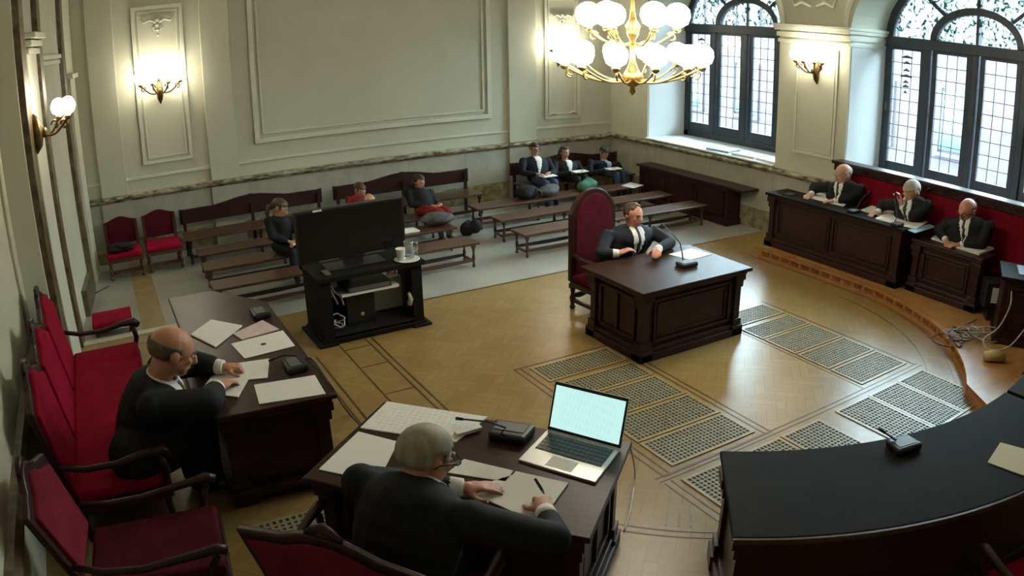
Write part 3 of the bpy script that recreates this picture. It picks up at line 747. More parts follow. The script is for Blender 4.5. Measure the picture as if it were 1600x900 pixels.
for sx in (-1, 1):
    for y in (-.23, .31):
        b = MB(); turned_leg(b, sx * .27, y, .28, .03); b.build('leg', 'wood', t)
    MB().tube([(sx * .28, .30, .60), (sx * .29, .1, .58), (sx * .30, -.1, .59), (sx * .31, -.24, .56)], [.022, .026, .026, .03], 8).build('arm', 'wood', t, smooth=True)
    MB().tube([(sx * .29, -.20, .30), (sx * .30, -.22, .45), (sx * .30, -.18, .58)], .02, 8).build('arm_support', 'wood', t)
    b = MB(); b.box(sx * .27 - .015, sx * .27 + .015, -.22, .30, .08, .115); b.build('side_stretcher', 'wood', t)
for y in (-.23, .31):
    b = MB(); wavy(b, -.26, .26, y, .14, .06); b.build('stretcher', 'wood', t)

# ---- television stand
t = thing('television_stand', 'black open-fronted television stand with shelves of wires in front of the benches', 'cabinet', (2.315, 7.09, 0.001), math.radians(1))
part('top', 'black_top', t, (-.56, .56, -.32, .30, .64, .69), bevel=.006)
part('base', 'black_top', t, (-.55, .55, -.30, .28, 0, .05), (-.60, -.40, -.33, .30, 0, .025), (.40, .60, -.33, .30, 0, .025), bevel=.004)
part('bottom_shelf', 'plastic_black', t, (-.44, .44, -.28, .26, .07, .095))
for s_ in (-1, 1):
    part('side_panel', 'black_top', t, (min(s_ * .53, s_ * .42), max(s_ * .53, s_ * .42), -.29, -.22, .05, .64), (min(s_ * .53, s_ * .50), max(s_ * .53, s_ * .50), -.22, .28, .05, .64))
part('middle_shelf', 'plastic_white', t, (-.30, .30, -.24, .22, .44, .465))
part('back_panel', 'wood', t, (-.50, -.05, .24, .27, .07, .64))
t2_ = thing('computer_tower', 'black computer tower standing on the lower shelf of the television stand', 'computer', (2.25, 7.08, .097))
part('case', 'plastic_black', t2_, (-.16, .14, -.12, .22, 0, .30), bevel=.006); MB().cyl((0, -.125, .10), (0, -.118, .10), .02, n=10).build('power_button', 'chrome', t2_)
t2_ = thing('video_player', 'flat black video player on the middle shelf of the television stand', 'player', (2.30, 7.04, .467))
part('case', 'plastic_black', t2_, (-.22, .24, -.19, .16, 0, .06), bevel=.004); part('front_panel', 'plastic_grey', t2_, (-.2, .22, -.195, -.19, .01, .05))
tag(part('archive_box', 'plastic_white', None, (2.42, 2.78, 7.20, 7.26, .097, .43), bevel=.004), 'pale flat box leaning at the back of the television stand', 'box')
def cables(name, label, pts_list, m, r=.008):
    b = MB()
    for p in pts_list:
        p = [Vector(q) for q in p]; o = []
        for i in range(len(p) - 1):           # smooth curve through the points
            a, c, d, e = p[max(i - 1, 0)], p[i], p[i + 1], p[min(i + 2, len(p) - 1)]
            for k in range(4):
                t = k / 4
                o.append(.5 * (2 * c + (d - a) * t + (2 * a - 5 * c + 4 * d - e) * t * t + (3 * c - a - 3 * d + e) * t ** 3))
        b.tube(o + [p[-1]], r, 6)
    return tag(b.build(name, m, None, smooth=True), label, 'cable')
def tangle(c, sx, sy, sz, n, seed):
    rd = random.Random(seed); out = []
    ph = [rd.uniform(0, 6) for _ in range(4)]
    for i in range(n):
        q = i * .42
        out.append((c[0] + sx * math.sin(q + ph[0]) * rd.uniform(.6, 1), c[1] + sy * math.cos(q * 1.17 + ph[1]) * rd.uniform(.6, 1), c[2] + sz * (1 + math.sin(q * .7 + ph[2])) / 2))
    return out
cables('cable_bundle', 'pale tangle of wires on the left of the lower shelf of the television stand', [tangle((1.98, 6.93, .115), .07, .09, .12, 40, 3)], 'cable_pale')
cables('cable_bundle', 'pale wires hanging from the left of the middle shelf of the television stand', [[(1.93, 6.95, .60), (1.96, 6.92, .50), (2.02, 6.90, .44), (2.05, 6.92, .34)], [(1.90, 6.95, .58), (1.95, 6.90, .46), (1.99, 6.92, .36)], tangle((1.97, 6.97, .43), .04, .03, .12, 20, 5)], 'cable_pale', .010)
tag(MB().tube([(2.72, 6.85, .36), (2.74, 6.84, .30), (2.72, 6.85, .24), (2.75, 6.86, .22)], [.02, .035, .03, .012], 8).build('adapter', 'plastic_white', None, smooth=True), 'small white plug adapter hung on the right post of the television stand', 'adapter')
tv = thing('television', 'large flat black television on the stand, screen towards the courtroom', 'television', (2.235, 7.06, .692), math.radians(1))
part('screen_panel', 'plastic_black', tv, (-.56, .56, -.02, .05, .075, .60), bevel=.006)
part('screen', 'screen_black', tv, (-.535, .535, -.024, -.02, .10, .575))
part('neck', 'plastic_black', tv, (-.10, .10, -.01, .04, .01, .08)); part('foot', 'plastic_black', tv, (-.30, .30, -.13, .13, 0, .015), bevel=.004)
for a_ in (-.36, .12): part('speaker_grille', 'plastic_grey', tv, (a_, a_ + .2, -.03, -.024, .082, .094))
part('sticker', 'paper', tv, (-.38, -.29, -.026, -.024, .578, .597))
tag(part('remote_control', 'plastic_grey', None, (1.87, 1.93, 6.83, 6.98, .692, .708), bevel=.004), 'grey remote control lying at the left front of the television stand', 'remote')
tag(MB().lathe(2.73, 6.88, [(.11, .692), (.13, .70), (.125, .705), (.11, .698)], 20).build('tray', 'plastic_white', None, smooth=True), 'round white tray under the cup and jug on the television stand', 'tray')
tag(MB().lathe(2.66, 6.86, [(.032, .70), (.034, .70), (.048, .82), (.050, .825), (.046, .822), (.034, .72)], 16).build('paper_cup', 'paper', None, smooth=True), 'white paper cup on the tray beside the water jug', 'cup')
jg = thing('water_jug', 'clear glass water jug with handle on the tray', 'jug', (2.76, 6.90, .70))
MB().lathe(0, 0, [(.045, 0), (.06, .02), (.065, .07), (.045, .13), (.050, .17), (.046, .17), (.041, .13), (.058, .07), (.05, .02)], 18).build('body', 'water_glass', jg, smooth=True)
MB().tube([(.05, 0, .15), (.095, 0, .14), (.10, 0, .08), (.062, 0, .05)], .008, 8).build('handle', 'water_glass', jg, smooth=True)
tag(MB().lathe(2.85, 6.96, [(.028, .692), (.034, .78), (.031, .78), (.026, .70)], 14).build('drinking_glass', 'water_glass', None, smooth=True), 'empty drinking glass standing to the right of the jug', 'glass')

# ---- left desk with one corner cut off; front faces the room (+x)
t = thing('judge_desk', 'dark carved desk on the left with cut far corner, in front of the bald man', 'desk', (0, 0, 0.001))
DP = [(.40, 4.44), (1.20, 4.40), (1.20, 6.42), (.80, 7.02), (.38, 7.02)]
def inset(P, e):
    c = (sum(p[0] for p in P) / len(P), sum(p[1] for p in P) / len(P)); o = []
    for p in P:
        dx, dy = p[0] - c[0], p[1] - c[1]
        o.append((p[0] - math.copysign(min(e, abs(dx)), dx), p[1] - math.copysign(min(e, abs(dy)), dy)))
    return o
MB().prism(DP, .665, .70).build('top', 'wood_top', t, bevel=.008)
MB().prism(inset(DP, .03), .63, .665).build('top_moulding', 'wood', t, bevel=.008)
MB().prism(inset(DP, .08), .08, .63).build('body', 'wood', t)
MB().prism(inset(DP, -.06), 0, .08).build('plinth', 'wood', t, bevel=.008); MB().prism(inset(DP, .0), .08, .12).build('plinth_moulding', 'wood', t, bevel=.008)
for x, y in ((1.10, 4.51), (1.10, 6.30), (.49, 4.54), (.76, 6.9)):
    b = MB(); pil(b, x, y, .63, .08); b.build('corner_pilaster', 'wood', t, bevel=.004)
b = MB()
for i in range(3):
    for q in ((.62, .98, .18 + i * .15, .20 + i * .15),): b.box(q[0], q[1], 4.50, 4.53, q[2], q[3])
b.build('drawer_moulding', 'wood', t)
# ---- oblique desk in the foreground
FA = math.atan2(-1.20, 1.02)
fdir = Vector((math.cos(FA), math.sin(FA), 0)); fnor = Vector((-fdir.y, fdir.x, 0))
FC = Vector((1.575, 3.245, 0))
t = desk('judge_desk', 'dark carved desk in the foreground under the laptop and papers', (FC.x, FC.y, 0.001), FA + PI, 1.45, .82, .70, bays=2, over=.06)
# ---- curved bench desk bottom right, two lengths
def curved(label, a0, a1, n=24):
    t = thing('curved_desk', label, 'desk', (0, 0, 0.001), 0, 'curved lengths of the tribunal desk')
    C = (4.8, 5.1)
    def ringp(r0, r1, z0, z1, name, m, e=0.0, bev=.008):
        A = arc(*C, r0, a0 + e, a1 - e, n); B = arc(*C, r1, a0 + e, a1 - e, n)
        b = MB()
        for i in range(n): b.prism([A[i], A[i + 1], B[i + 1], B[i]], z0, z1)
        me = b
        return MB().prism(A + B[::-1], z0, z1).build(name, m, t, bevel=bev)
    ringp(3.22, 4.02, .665, .70, 'top', 'black_top'); ringp(3.25, 3.99, .63, .665, 'top_moulding', 'wood', .4)
    ringp(3.32, 3.92, .08, .63, 'body', 'wood', 1.0); ringp(3.24, 4.0, 0, .08, 'plinth', 'wood', .2); ringp(3.28, 3.95, .08, .12, 'plinth_moulding', 'wood', .6)
    ringp(4.02, 4.035, .668, .697, 'edge_band', 'bench_wood', 0, 0)
    for a, s_ in ((a0, 1), (a1, -1)):
        for r in (3.34, 3.88):
            x, y = C[0] + r * math.cos(math.radians(a + s_ * 1.4)), C[1] + r * math.sin(math.radians(a + s_ * 1.4))
            b = MB(); pil(b, 0, 0, .63, .085); o = b.build('corner_pilaster', 'wood', t, bevel=.004); o.location = (x, y, 0); o.rotation_euler = (0, 0, math.radians(a))
    return t
curved('black-topped curved desk at the lower right with a lone white card on it', 231.2, 272.5)
curved('black-topped curved desk length running off the right edge of the view', 273.2, 305)

# ---- carved armchair: local front towards -y
def armchair(name, label, loc, rz, W=.29, D=.27, h=.38, bh=1.06, vel='velvet', lean=.12, group='carved red armchairs', az=-.04, svel=None):
    t = thing(name, label, 'armchair', loc, rz, group)
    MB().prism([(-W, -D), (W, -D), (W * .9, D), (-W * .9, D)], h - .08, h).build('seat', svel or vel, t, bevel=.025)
    MB().prism([(-W - .02, -D - .02), (W + .02, -D - .02), (W * .92, D + .02), (-W * .92, D + .02)], h - .14, h - .08).build('seat_rail', 'wood', t, bevel=.01)
    def back(w_, z0, zs, hg, y0, y1, nm, m):
        n = 20; pts = [(-w_ * .86, z0), (w_ * .86, z0)]
        for i in range(n + 1):
            u = 1 - 2 * i / n; pts.append((u * w_, zs + hg * (.55 * math.cos(u * PI / 2) + .45 * max(0, math.cos(u * PI)) )))
        o = MB().prism(pts, y0, y1, 'y')
        o.v = [(x, y + lean * (z - h) / (bh - h), z) for x, y, z in o.v]
        return o.build(nm, m, t, bevel=.012)
    back(W + .03, h + .02, bh - .12, .12, D + .01, D + .055, 'back_frame', 'wood')
    back(W - .03, h + .06, bh - .16, .11, D - .015, D + .02, 'backrest', vel)
    back(W - .03, h + .06, bh - .16, .11, D + .05, D + .07, 'back_upholstery', vel)
    MB().tube([(-.09, D + .03 + lean, bh - .01), (-.04, D + .03 + lean, bh + .02), (0, D + .03 + lean, bh + .035), (.04, D + .03 + lean, bh + .02), (.09, D + .03 + lean, bh - .01)], [.012, .02, .026, .02, .012], 8).build('crest_carving', 'wood', t, smooth=True)
    for s_ in (-1, 1):
        MB().tube([(s_ * (W - .01), D + .05, .60 + az), (s_ * (W + .02), D - .12, .56 + az), (s_ * (W + .04), .05, .55 + az), (s_ * (W + .05), -D + .12, .59 + az), (s_ * (W + .05), -D + .02, .605 + az), (s_ * (W + .05), -D - .03, .585 + az)], [.018, .020, .022, .026, .032, .026], 8).build('arm', 'wood', t, smooth=True)
        MB().tube([(s_ * (W + .01), -D + .10, h - .10), (s_ * (W + .03), -D + .06, h + .05), (s_ * (W + .05), -D + .03, h + .10), (s_ * (W + .05), -D + .05, .59 + az)], .02, 8).build('arm_support', 'wood', t, smooth=True)
        for y in (-D + .03, D):
            MB().tube([(s_ * (W - .03), y, h - .13), (s_ * (W - .01), y, .16), (s_ * (W - .035), y, .05), (s_ * (W - .02), y - .02, 0.0)], [.032, .022, .018, .026], 8).build('leg', 'wood', t, smooth=True)
    b = MB(); b.box(-W + .03, W - .03, -.012, .012, .09, .115); b.build('stretcher', 'wood', t)
    return t
armchair('armchair', 'empty worn red armchair in the bottom left corner by the wall', (-.16, 3.74, .001), math.radians(84), W=.31, D=.38, vel='velvet_worn', bh=1.0, lean=.20, az=-.07, svel='velvet_dark')  # seat velvet darker than the back: its shade is painted into the colour
armchair('armchair', 'red armchair seen from behind under the grey-haired man', (.90, 2.88, .001), FA + PI, W=.47, D=.27, vel='velvet_worn', bh=1.0, lean=.14)
armchair('armchair', 'red armchair behind the curved desk in the bottom right corner', (3.62, .80, .001), math.radians(160), vel='velvet', bh=.9)
# ---- triple-backed settee on the left wall (front towards +x)
t = thing('triple_settee', 'long red settee with three arched backs along the left wall behind the bald man', 'settee', (-.40, 5.70, .001), PI / 2)
L = 1.25
part('seat', 'velvet', t, (-L, L, -.42, .20, .30, .39), bevel=.03)
part('seat_rail', 'wood', t, (-L - .02, L + .02, -.43, .24, .23, .30), bevel=.01)
for k in (-1, 0, 1):
    c0 = k * .83
    for w_, y0, y1, nm, m_, dz in ((.41, .22, .27, 'back_frame', 'wood', 0.0), (.37, .19, .235, 'backrest', 'velvet', -.045)):
        n = 20; pts = [(c0 - w_, .33), (c0 + w_, .33)]
        for i in range(n + 1):
            u = 1 - 2 * i / n; pts.append((c0 + u * w_, .98 + dz + .15 * (.6 * math.cos(u * PI / 2) + .4 * max(0, math.cos(u * PI)))))
        o = MB().prism(pts, y0, y1, 'y'); o.v = [(x, y + .16 * (z - .36), z) for x, y, z in o.v]
        o.build(nm, m_, t, bevel=.015)
    MB().tube([(c0 - .1, .36, 1.12), (c0 - .04, .365, 1.15), (c0 + .04, .365, 1.15), (c0 + .1, .36, 1.12)], [.012, .024, .024, .012], 8).build('crest_carving', 'wood', t, smooth=True)
for s_ in (-1, 1):
    x = s_ * L
    MB().tube([(x, .26, .60), (x, .10, .55), (x, -.12, .54), (x, -.30, .57), (x, -.42, .57), (x, -.46, .53)], [.02, .022, .024, .03, .04, .03], 8).build('arm', 'wood', t, smooth=True)
    MB().tube([(x, -.38, .28), (x, -.42, .42), (x, -.40, .55)], .024, 8).build('arm_support', 'wood', t, smooth=True)
for i in range(4):
    x = -L + .06 + (2 * L - .12) * i / 3
    for y in (-.38, .20): MB().tube([(x, y, .24), (x, y, .12), (x + .01, y - .01, 0)], [.03, .02, .026], 8).build('leg', 'wood', t, smooth=True)
t = thing('footstool', 'low red-topped stool beyond the settee by the brown marble jamb', 'stool', (-.18, 8.42, .004))
part('cushion', 'velvet', t, (-.26, .20, -.15, .28, .10, .16), bevel=.02); part('frame', 'cream_stone', t, (-.27, .21, -.16, .29, .07, .10))
for sx in (-.22, .16):
    for sy in (-.11, .24): MB().cyl((sx, sy, 0), (sx, sy, .07), .018, n=8).build('leg', 'bench_wood', t)

# ================================================================= THINGS ON THE DESKS
def sheet(name, label, cat, pix, z, th=.004, m='print', group=None):
    pts = [G(x, y, z + th) for x, y in pix]
    c = sum(pts, Vector()) / 4
    b = MB().quad3([tuple(p - Vector((c.x, c.y, 0))) for p in pts], th)
    o = b.build(name, m); o.location = (c.x, c.y, 0.0)
    return tag(o, label, cat, group)
DT = .7015
sheet('paper_sheaf', 'white sheaf of papers at the far end of the left desk', 'papers', [(298, 522), (330, 499), (378, 508), (336, 541)], DT, .012)
sheet('booklet', 'pinkish booklet between the white papers on the left desk', 'booklet', [(364, 521), (410, 500), (436, 514), (378, 530)], DT, .01, 'paper_pink')
o = sheet('printed_form', 'white form with a dark crest in its middle on the left desk', 'paper', [(361, 537), (442, 516), (461, 540), (382, 560)], DT, .005, 'print_turned')
cr = MB().lathe(0, 0, [(.022, .007), (.022, .0085), (.008, .0085)], 10).build('printed_crest', 'tie', o); cr.location = (0, 0, DT - .001)
sheet('open_file', 'open white file under the hands of the bald man', 'papers', [(372, 567), (421, 560), (418, 590), (385, 593)], DT, .006, 'print_turned')
sheet('paper_sheaf', 'white sheaf the bald man rests his hands on', 'papers', [(312, 612), (340, 576), (395, 580), (372, 620)], DT + .001, .007)
sheet('printed_form', 'white form at the near edge of the left desk with a black mark', 'paper', [(397, 601), (492, 586), (509, 615), (405, 631)], DT, .006)
FT = .7015
sheet('newspaper', 'broad newsprint sheets spread over the far left corner of the foreground desk', 'papers', [(563, 668), (605, 627), (762, 651), (712, 690)], FT, .008)
sheet('paper_sheaf', 'large white sheet at the left corner of the foreground desk', 'papers', [(498, 733), (560, 674), (622, 690), (590, 752)], FT, .006, 'paper')
sheet('paper_sheaf', 'printed page lying beneath the chin of the grey-haired man', 'papers', [(700, 738), (725, 717), (802, 735), (790, 752)], FT, .006)
sheet('notebook', 'open white notebook the grey-haired man writes in', 'notebook', [(765, 782), (806, 736), (888, 754), (842, 818)], FT + .003, .008, 'paper')
sheet('notebook', 'left half of the white writing pad under the flat hand', 'notebook', [(735, 768), (768, 752), (800, 742), (762, 786)], FT, .006, 'paper')
tag(part('document', 'paper', None, (0, .16, 0, .05, 0, .02)), 'thin white stack at the right end of the newsprint beside the black box', 'papers').location = (1.62, 3.50, FT + .010)
# laptop
lt = thing('laptop', 'open silver laptop with bright screen on the foreground desk', 'laptop', tuple((G(810, 720, FT) + G(930, 755, FT) + G(972, 690, FT) + G(865, 655, FT)) / 4))
A_, B_, C_, D_ = [G(x, y, FT) - lt.location for x, y in ((810, 721), (930, 757), (966, 702), (858, 677))]
e1 = (B_ - A_); e2 = ((D_ - A_) + (C_ - B_)) / 2; o0 = A_
lw = e1.length; ld_ = e2.length; ax, ay = e1.normalized(), e2.normalized()
def LP(u, v, z): q = o0 + e1 * u + e2 * v; return (q.x, q.y, z)
MB().quad3([LP(0, 0, .014), LP(1, 0, .014), LP(1, 1, .014), LP(0, 1, .014)], .014).build('base', 'silver', lt, bevel=.003)
MB().quad3([LP(.06, .40, .0155), LP(.94, .40, .0155), LP(.94, .93, .0155), LP(.06, .93, .0155)], .002).build('keyboard_bed', 'plastic_grey', lt)
for r_ in range(5):
    for k in range(13):
        u0 = .07 + .86 * k / 13; v0 = .42 + .50 * r_ / 5
        if r_ == 0 and 3 < k < 9:
            if k != 4: continue
            u1 = .07 + .86 * 9 / 13 - .008
        else: u1 = u0 + .86 / 13 - .008
        MB().quad3([LP(u0, v0, .018), LP(u1, v0, .018), LP(u1, v0 + .085, .018), LP(u0, v0 + .085, .018)], .003).build('key', 'plastic_black', lt)
MB().quad3([LP(.33, .06, .0148), LP(.67, .06, .0148), LP(.67, .34, .0148), LP(.33, .34, .0148)], .0008).build('trackpad', 'plastic_white', lt)
TL = GY(881, 634, (o0 + e2).y + lt.location.y + .06); 
up = (Vector((0, 0, 1)) * .93 + Vector((ay.x, ay.y, 0)) * .37).normalized(); Ls = ld_ * .78
nrm = e1.normalized().cross(up)
def SP(u, v, d): q = o0 + e2 * 1.0 + e1 * u + up * (v * Ls) + nrm * d; return (q.x, q.y, q.z + .016)
def slab3(us, vs, d0, d1):
    c = [(u, v) for u, v in ((us[0], vs[0]), (us[1], vs[0]), (us[1], vs[1]), (us[0], vs[1]))]
    return MB().add([SP(u, v, d0) for u, v in c] + [SP(u, v, d1) for u, v in c], [(0, 1, 2, 3), (7, 6, 5, 4)] + [(i, 4 + i, 4 + (i + 1) % 4, (i + 1) % 4) for i in range(4)])
slab3((0, 1), (0, 1), 0, -.012).build('lid', 'silver', lt); slab3((.005, .995), (.01, .99), .002, 0).build('bezel', 'plastic_black', lt)
slab3((.03, .97), (.07, .93), .004, .002).build('screen', 'laptop_screen', lt)
def conference_mic(label, pos, rz, neck, s=1.0):
    t = thing('desk_microphone', label, 'microphone', pos, rz, 'black desk microphones')
    MB().prism([(-.10 * s, -.07 * s), (.10 * s, -.07 * s), (.085 * s, .07 * s), (-.085 * s, .07 * s)], 0, .045 * s).build('base', 'plastic_black', t, bevel=.014 * s)
    part('speaker_grille', 'plastic_grey', t, (-.07 * s, .07 * s, -.045 * s, .03 * s, .045 * s, .048 * s))
    if neck:
        MB().tube([(0, .05 * s, .03)] + [tuple(Vector(p)) for p in neck], .006, 8).build('gooseneck', 'plastic_black', t, smooth=True)
        p0, p1 = Vector(neck[-2]), Vector(neck[-1]); MB().tube([p1, p1 + (p1 - p0).normalized() * .05], [.009, .011], 8).build('microphone_head', 'plastic_black', t, smooth=True)
    return t
q = G(798, 682, FT)
conference_mic('black conference microphone with bent gooseneck on the foreground desk', (q.x, q.y, FT), FA + PI, [(.02, .10, .07), (.0, .08, .10), (.12, .02, .085), (.30, -.02, .05)], 1.25)
q = G(462, 575, DT)
conference_mic('black conference microphone near the middle of the left desk edge', (q.x, q.y, DT), -PI / 2, [(-.02, .02, .08), (-.06, -.06, .09), (-.10, -.12, .06)], 1.1)
q = G(413, 492, DT)
conference_mic('black conference microphone at the cut far corner of the left desk', (q.x - .03, q.y, DT), -PI / 2, None, 1.1)
q = G(1410, 700, FT)
conference_mic('black conference microphone on the curved desk', (q.x, q.y, FT), math.radians(-14), [(-.06, .02, .06), (-.09, .08, .08)], 1.0)
q = G(1072, 416, .69)
conference_mic('black gooseneck microphone on the witness desk', (q.x, q.y, .692), 0, [(.0, .06, .10), (.0, .10, .2), (-.02, .20, .28), (-.03, .30, .32)], 1.0)
q = G(1326, 322, .83); conference_mic('black gooseneck microphone in front of the lawyer nearest the corner', (7.84, 5.42, PZ + .722), 0, [(.08, .0, .05), (.15, .0, .14), (.19, -.05, .22)], .8)
conference_mic('black gooseneck microphone between the second and third lawyers', (7.80, 4.74, PZ + .722), 0, [(.06, .05, .08), (.12, .12, .2), (.16, .18, .28)], .8)
sheet('paper', 'single white sheet on the witness desk by the microphone', 'paper', [(1045, 397), (1080, 388), (1113, 397), (1078, 406)], .6915, .003, 'paper')
sheet('card', 'plain cream card lying on the curved desk', 'card', [(1543, 722), (1563, 691), (1640, 712), (1625, 752)], FT, .006, 'card_cream')
C1 = PZ + .7215; C2 = PZ + .6215
sheet('paper_sheaf', 'white papers in front of the lawyer nearest the corner', 'papers', [(1255, 306), (1268, 299), (1330, 312), (1318, 322)], C1, .01, 'paper')
sheet('paper_sheaf', 'white sheets at the writing hand of the middle lawyer', 'papers', [(1345, 328), (1362, 321), (1400, 331), (1378, 338)], C1, .008, 'paper')
sheet('open_file', 'open white file in front of the middle lawyer', 'papers', [(1368, 341), (1384, 332), (1450, 346), (1432, 357)], C1, .014)
sheet('folder', 'pale blue-edged folder at the near end of the long counsel desk', 'folder', [(1418, 359), (1452, 350), (1462, 354), (1430, 364)], C1, .006, 'folder_blue')
sheet('paper_sheaf', 'white papers under the hands of the third lawyer', 'papers', [(1455, 372), (1468, 362), (1500, 370), (1486, 382)], C2, .012, 'paper')
sheet('open_file', 'open white file on the near end of the shorter counsel desk', 'papers', [(1478, 380), (1500, 371), (1553, 387), (1530, 396)], C2, .022, 'paper')
sheet('paper', 'white sheet on the bench behind the high-backed chair', 'paper', [(970, 290), (985, 285), (1006, 289), (990, 294)], .325, .004, 'paper')
for i, (y, a, lb) in enumerate(((8.10, .1, 'messy white papers on the sill of the left window near the pier'), (7.60, -.1, 'white folder at the near end of the left window sill'), (8.66, .15, 'bluish papers in the middle of the left window sill'))):
    o = MB().box(-.16, .16, -.22, .22, 0, .03).build('paper_sheaf', 'paper' if i < 2 else 'folder_blue'); o.location = (8.78, y, SILL + .027); o.rotation_euler = (0, 0, a); tag(o, lb, 'papers')
tag(part('desk_pad', 'plastic_black', None, (7.80, 7.96, 6.42, 6.56, PZ + .7215, PZ + .73)), 'small black pad at the far end of the long counsel desk', 'pad')
# cables on the floor and on the desks
cables('floor_cable', 'thin black cable running down from the left desk to the floor', [[G(463, 565, .74), G(485, 560, .73), G(505, 585, .70), G(520, 607, .712), G(533, 630, .3), G(545, 645, .02), G(575, 680, .01)]], 'cable', .007)
cables('floor_cable', 'thin pale cable trailing on the parquet right of the foreground desk', [[G(985, 700, .5), G(990, 720, .25), G(992, 745, .008), G(988, 775, .008), G(984, 800, .008), G(975, 830, .008)]], 'cable_pale', .006)
cables('floor_cable', 'brown cable running over the stone floor by the left doorway', [[G(170, 447, .01), G(155, 455, .01), G(138, 466, .012), (-.60, 8.9, .014)]], 'inlay', .012)
# dark desk and monitor at the right-hand edge, with their wires
t = thing('clerk_desk', 'dark clerk desk at the right edge amid trailing wires', 'desk', (7.70, 2.74, PZ), math.radians(-62))
part('top', 'black_top', t, (-.50, .50, -.30, .30, .66, .70), bevel=.006); part('body', 'wood', t, (-.46, .46, -.26, .26, .06, .66)); part('plinth', 'wood', t, (-.49, .49, -.29, .29, 0, .06), bevel=.006)
for a in (-.40, .02): raised('front_panel', 'wood', t, a, a + .38, .12, .6, -.26, -1)
tag(part('paper_sheaf', 'shirt_blue', None, (-.17, .17, -.10, .10, 0, .012)), 'pale printout on the clerk desk at the right edge', 'papers')
o = bpy.data.objects['paper_sheaf.%03d' % max(int(k.name[-3:]) for k in bpy.data.objects if k.name.startswith('paper_sheaf.'))]; o.location = (7.62, 2.94, PZ + .702); o.rotation_euler = (0, 0, .5)
t = thing('monitor', 'small dark monitor with a pale screen low beside the shorter counsel desk', 'monitor', (7.90, 3.36, PZ), math.radians(-50))
part('stand', 'plastic_black', t, (-.10, .10, -.08, .08, 0, .14)); part('case', 'plastic_black', t, (-.17, .17, -.10, .14, .14, .44), bevel=.02); part('screen', 'plastic_white', t, (-.09, .10, -.104, -.10, .21, .38))
cables('cable_bundle', 'tangle of pale wires on the platform at the right edge', [tangle((7.10, 3.28, PZ + .02), .28, .16, .06, 46, 11), tangle((7.25, 3.12, PZ + .02), .2, .2, .10, 34, 12)], 'cable_pale', .007)
cables('cable_bundle', 'black wires on the platform edge at the right', [tangle((6.95, 3.30, PZ + .02), .22, .2, .05, 40, 14), [(7.60, 3.42, PZ + .04), (7.3, 3.42, PZ + .03), (7.05, 3.45, PZ + .02), (6.75, 3.5, PZ + .02), (6.62, 3.35, PZ + .03), (6.7, 3.2, PZ + .02)]], 'cable', .007)
cables('cable_bundle', 'loose white lead looping down the front of the clerk desk', [[(7.32, 2.98, .72), (7.22, 2.90, .55), (7.12, 2.94, .32), (6.98, 3.02, .20), (6.95, 2.92, PZ + .03), (7.05, 2.75, PZ + .10), (7.1, 2.6, .5)]], 'cable_pale', .009)
tag(MB().tube([(6.72, 2.86, PZ + .05), (6.80, 2.78, PZ + .06), (6.86, 2.70, PZ + .05)], [.05, .06, .045], 8).build('plug_strip', 'strip_yellow', None, smooth=True), 'yellowish plug block among the wires on the platform', 'plug')
# bags and clothes among the public
def lump(name, label, cat, c, r, m, n, seed, flat=.7):
    rd = random.Random(seed); b = MB()
    for i in range(n): b.ell((c[0] + rd.uniform(-.4, .4) * r[0], c[1] + rd.uniform(-.4, .4) * r[1], c[2] + r[2] * (.5 + rd.uniform(-.15, .3))), (r[0] * rd.uniform(.5, .75), r[1] * rd.uniform(.5, .75), r[2] * rd.uniform(.45, .6)), nu=12, nv=8)
    o = b.build(name, m, None); BLOBS.append((o, .02, 3)); return tag(o, label, cat)
BLOBS = []
bp = thing('backpack', 'black backpack on the bench left of the three seated people', 'bag', (5.95, 9.95, .324))
o = MB().ell((0, 0, .09), (.20, .14, .11), nu=16, nv=10).ell((-.05, -.08, .07), (.12, .08, .08)).build('body', 'cloth_black', bp); BLOBS.append((o, .02, 3))
MB().tube([(.10, -.10, .16), (.16, -.16, .10), (.18, -.14, .02)], .014, 8).build('strap', 'cloth_grey', bp, smooth=True)
lump('coat', 'crumpled grey coat on the bench beside the backpack', 'coat', (6.30, 9.90, .324), (.22, .14, .14), 'cloth_grey', 7, 2)
lump('handbag', 'dark green bag on the bench just above the high-backed chair', 'bag', (7.02, 9.92, .324), (.20, .13, .16), 'cloth_green', 5, 4)
lump('coat', 'dark grey coat bunched on the bench beside the person in red', 'coat', (4.12, 9.20, .324), (.26, .15, .14), 'cloth_grey', 8, 6)
lump('handbag', 'black handbag at the feet of the person in red', 'bag', (4.78, 9.55, .005), (.16, .12, .20), 'cloth_black', 5, 8)
lump('bag', 'white cloth bundle on the bench above the television', 'bag', (3.22, 9.88, .324), (.14, .10, .12), 'shirt', 4, 9)
tag(part('document', 'paper', None, (3.55, 3.80, 9.06, 9.26, .324, .34)), 'white papers on the bench behind the water jug', 'papers')

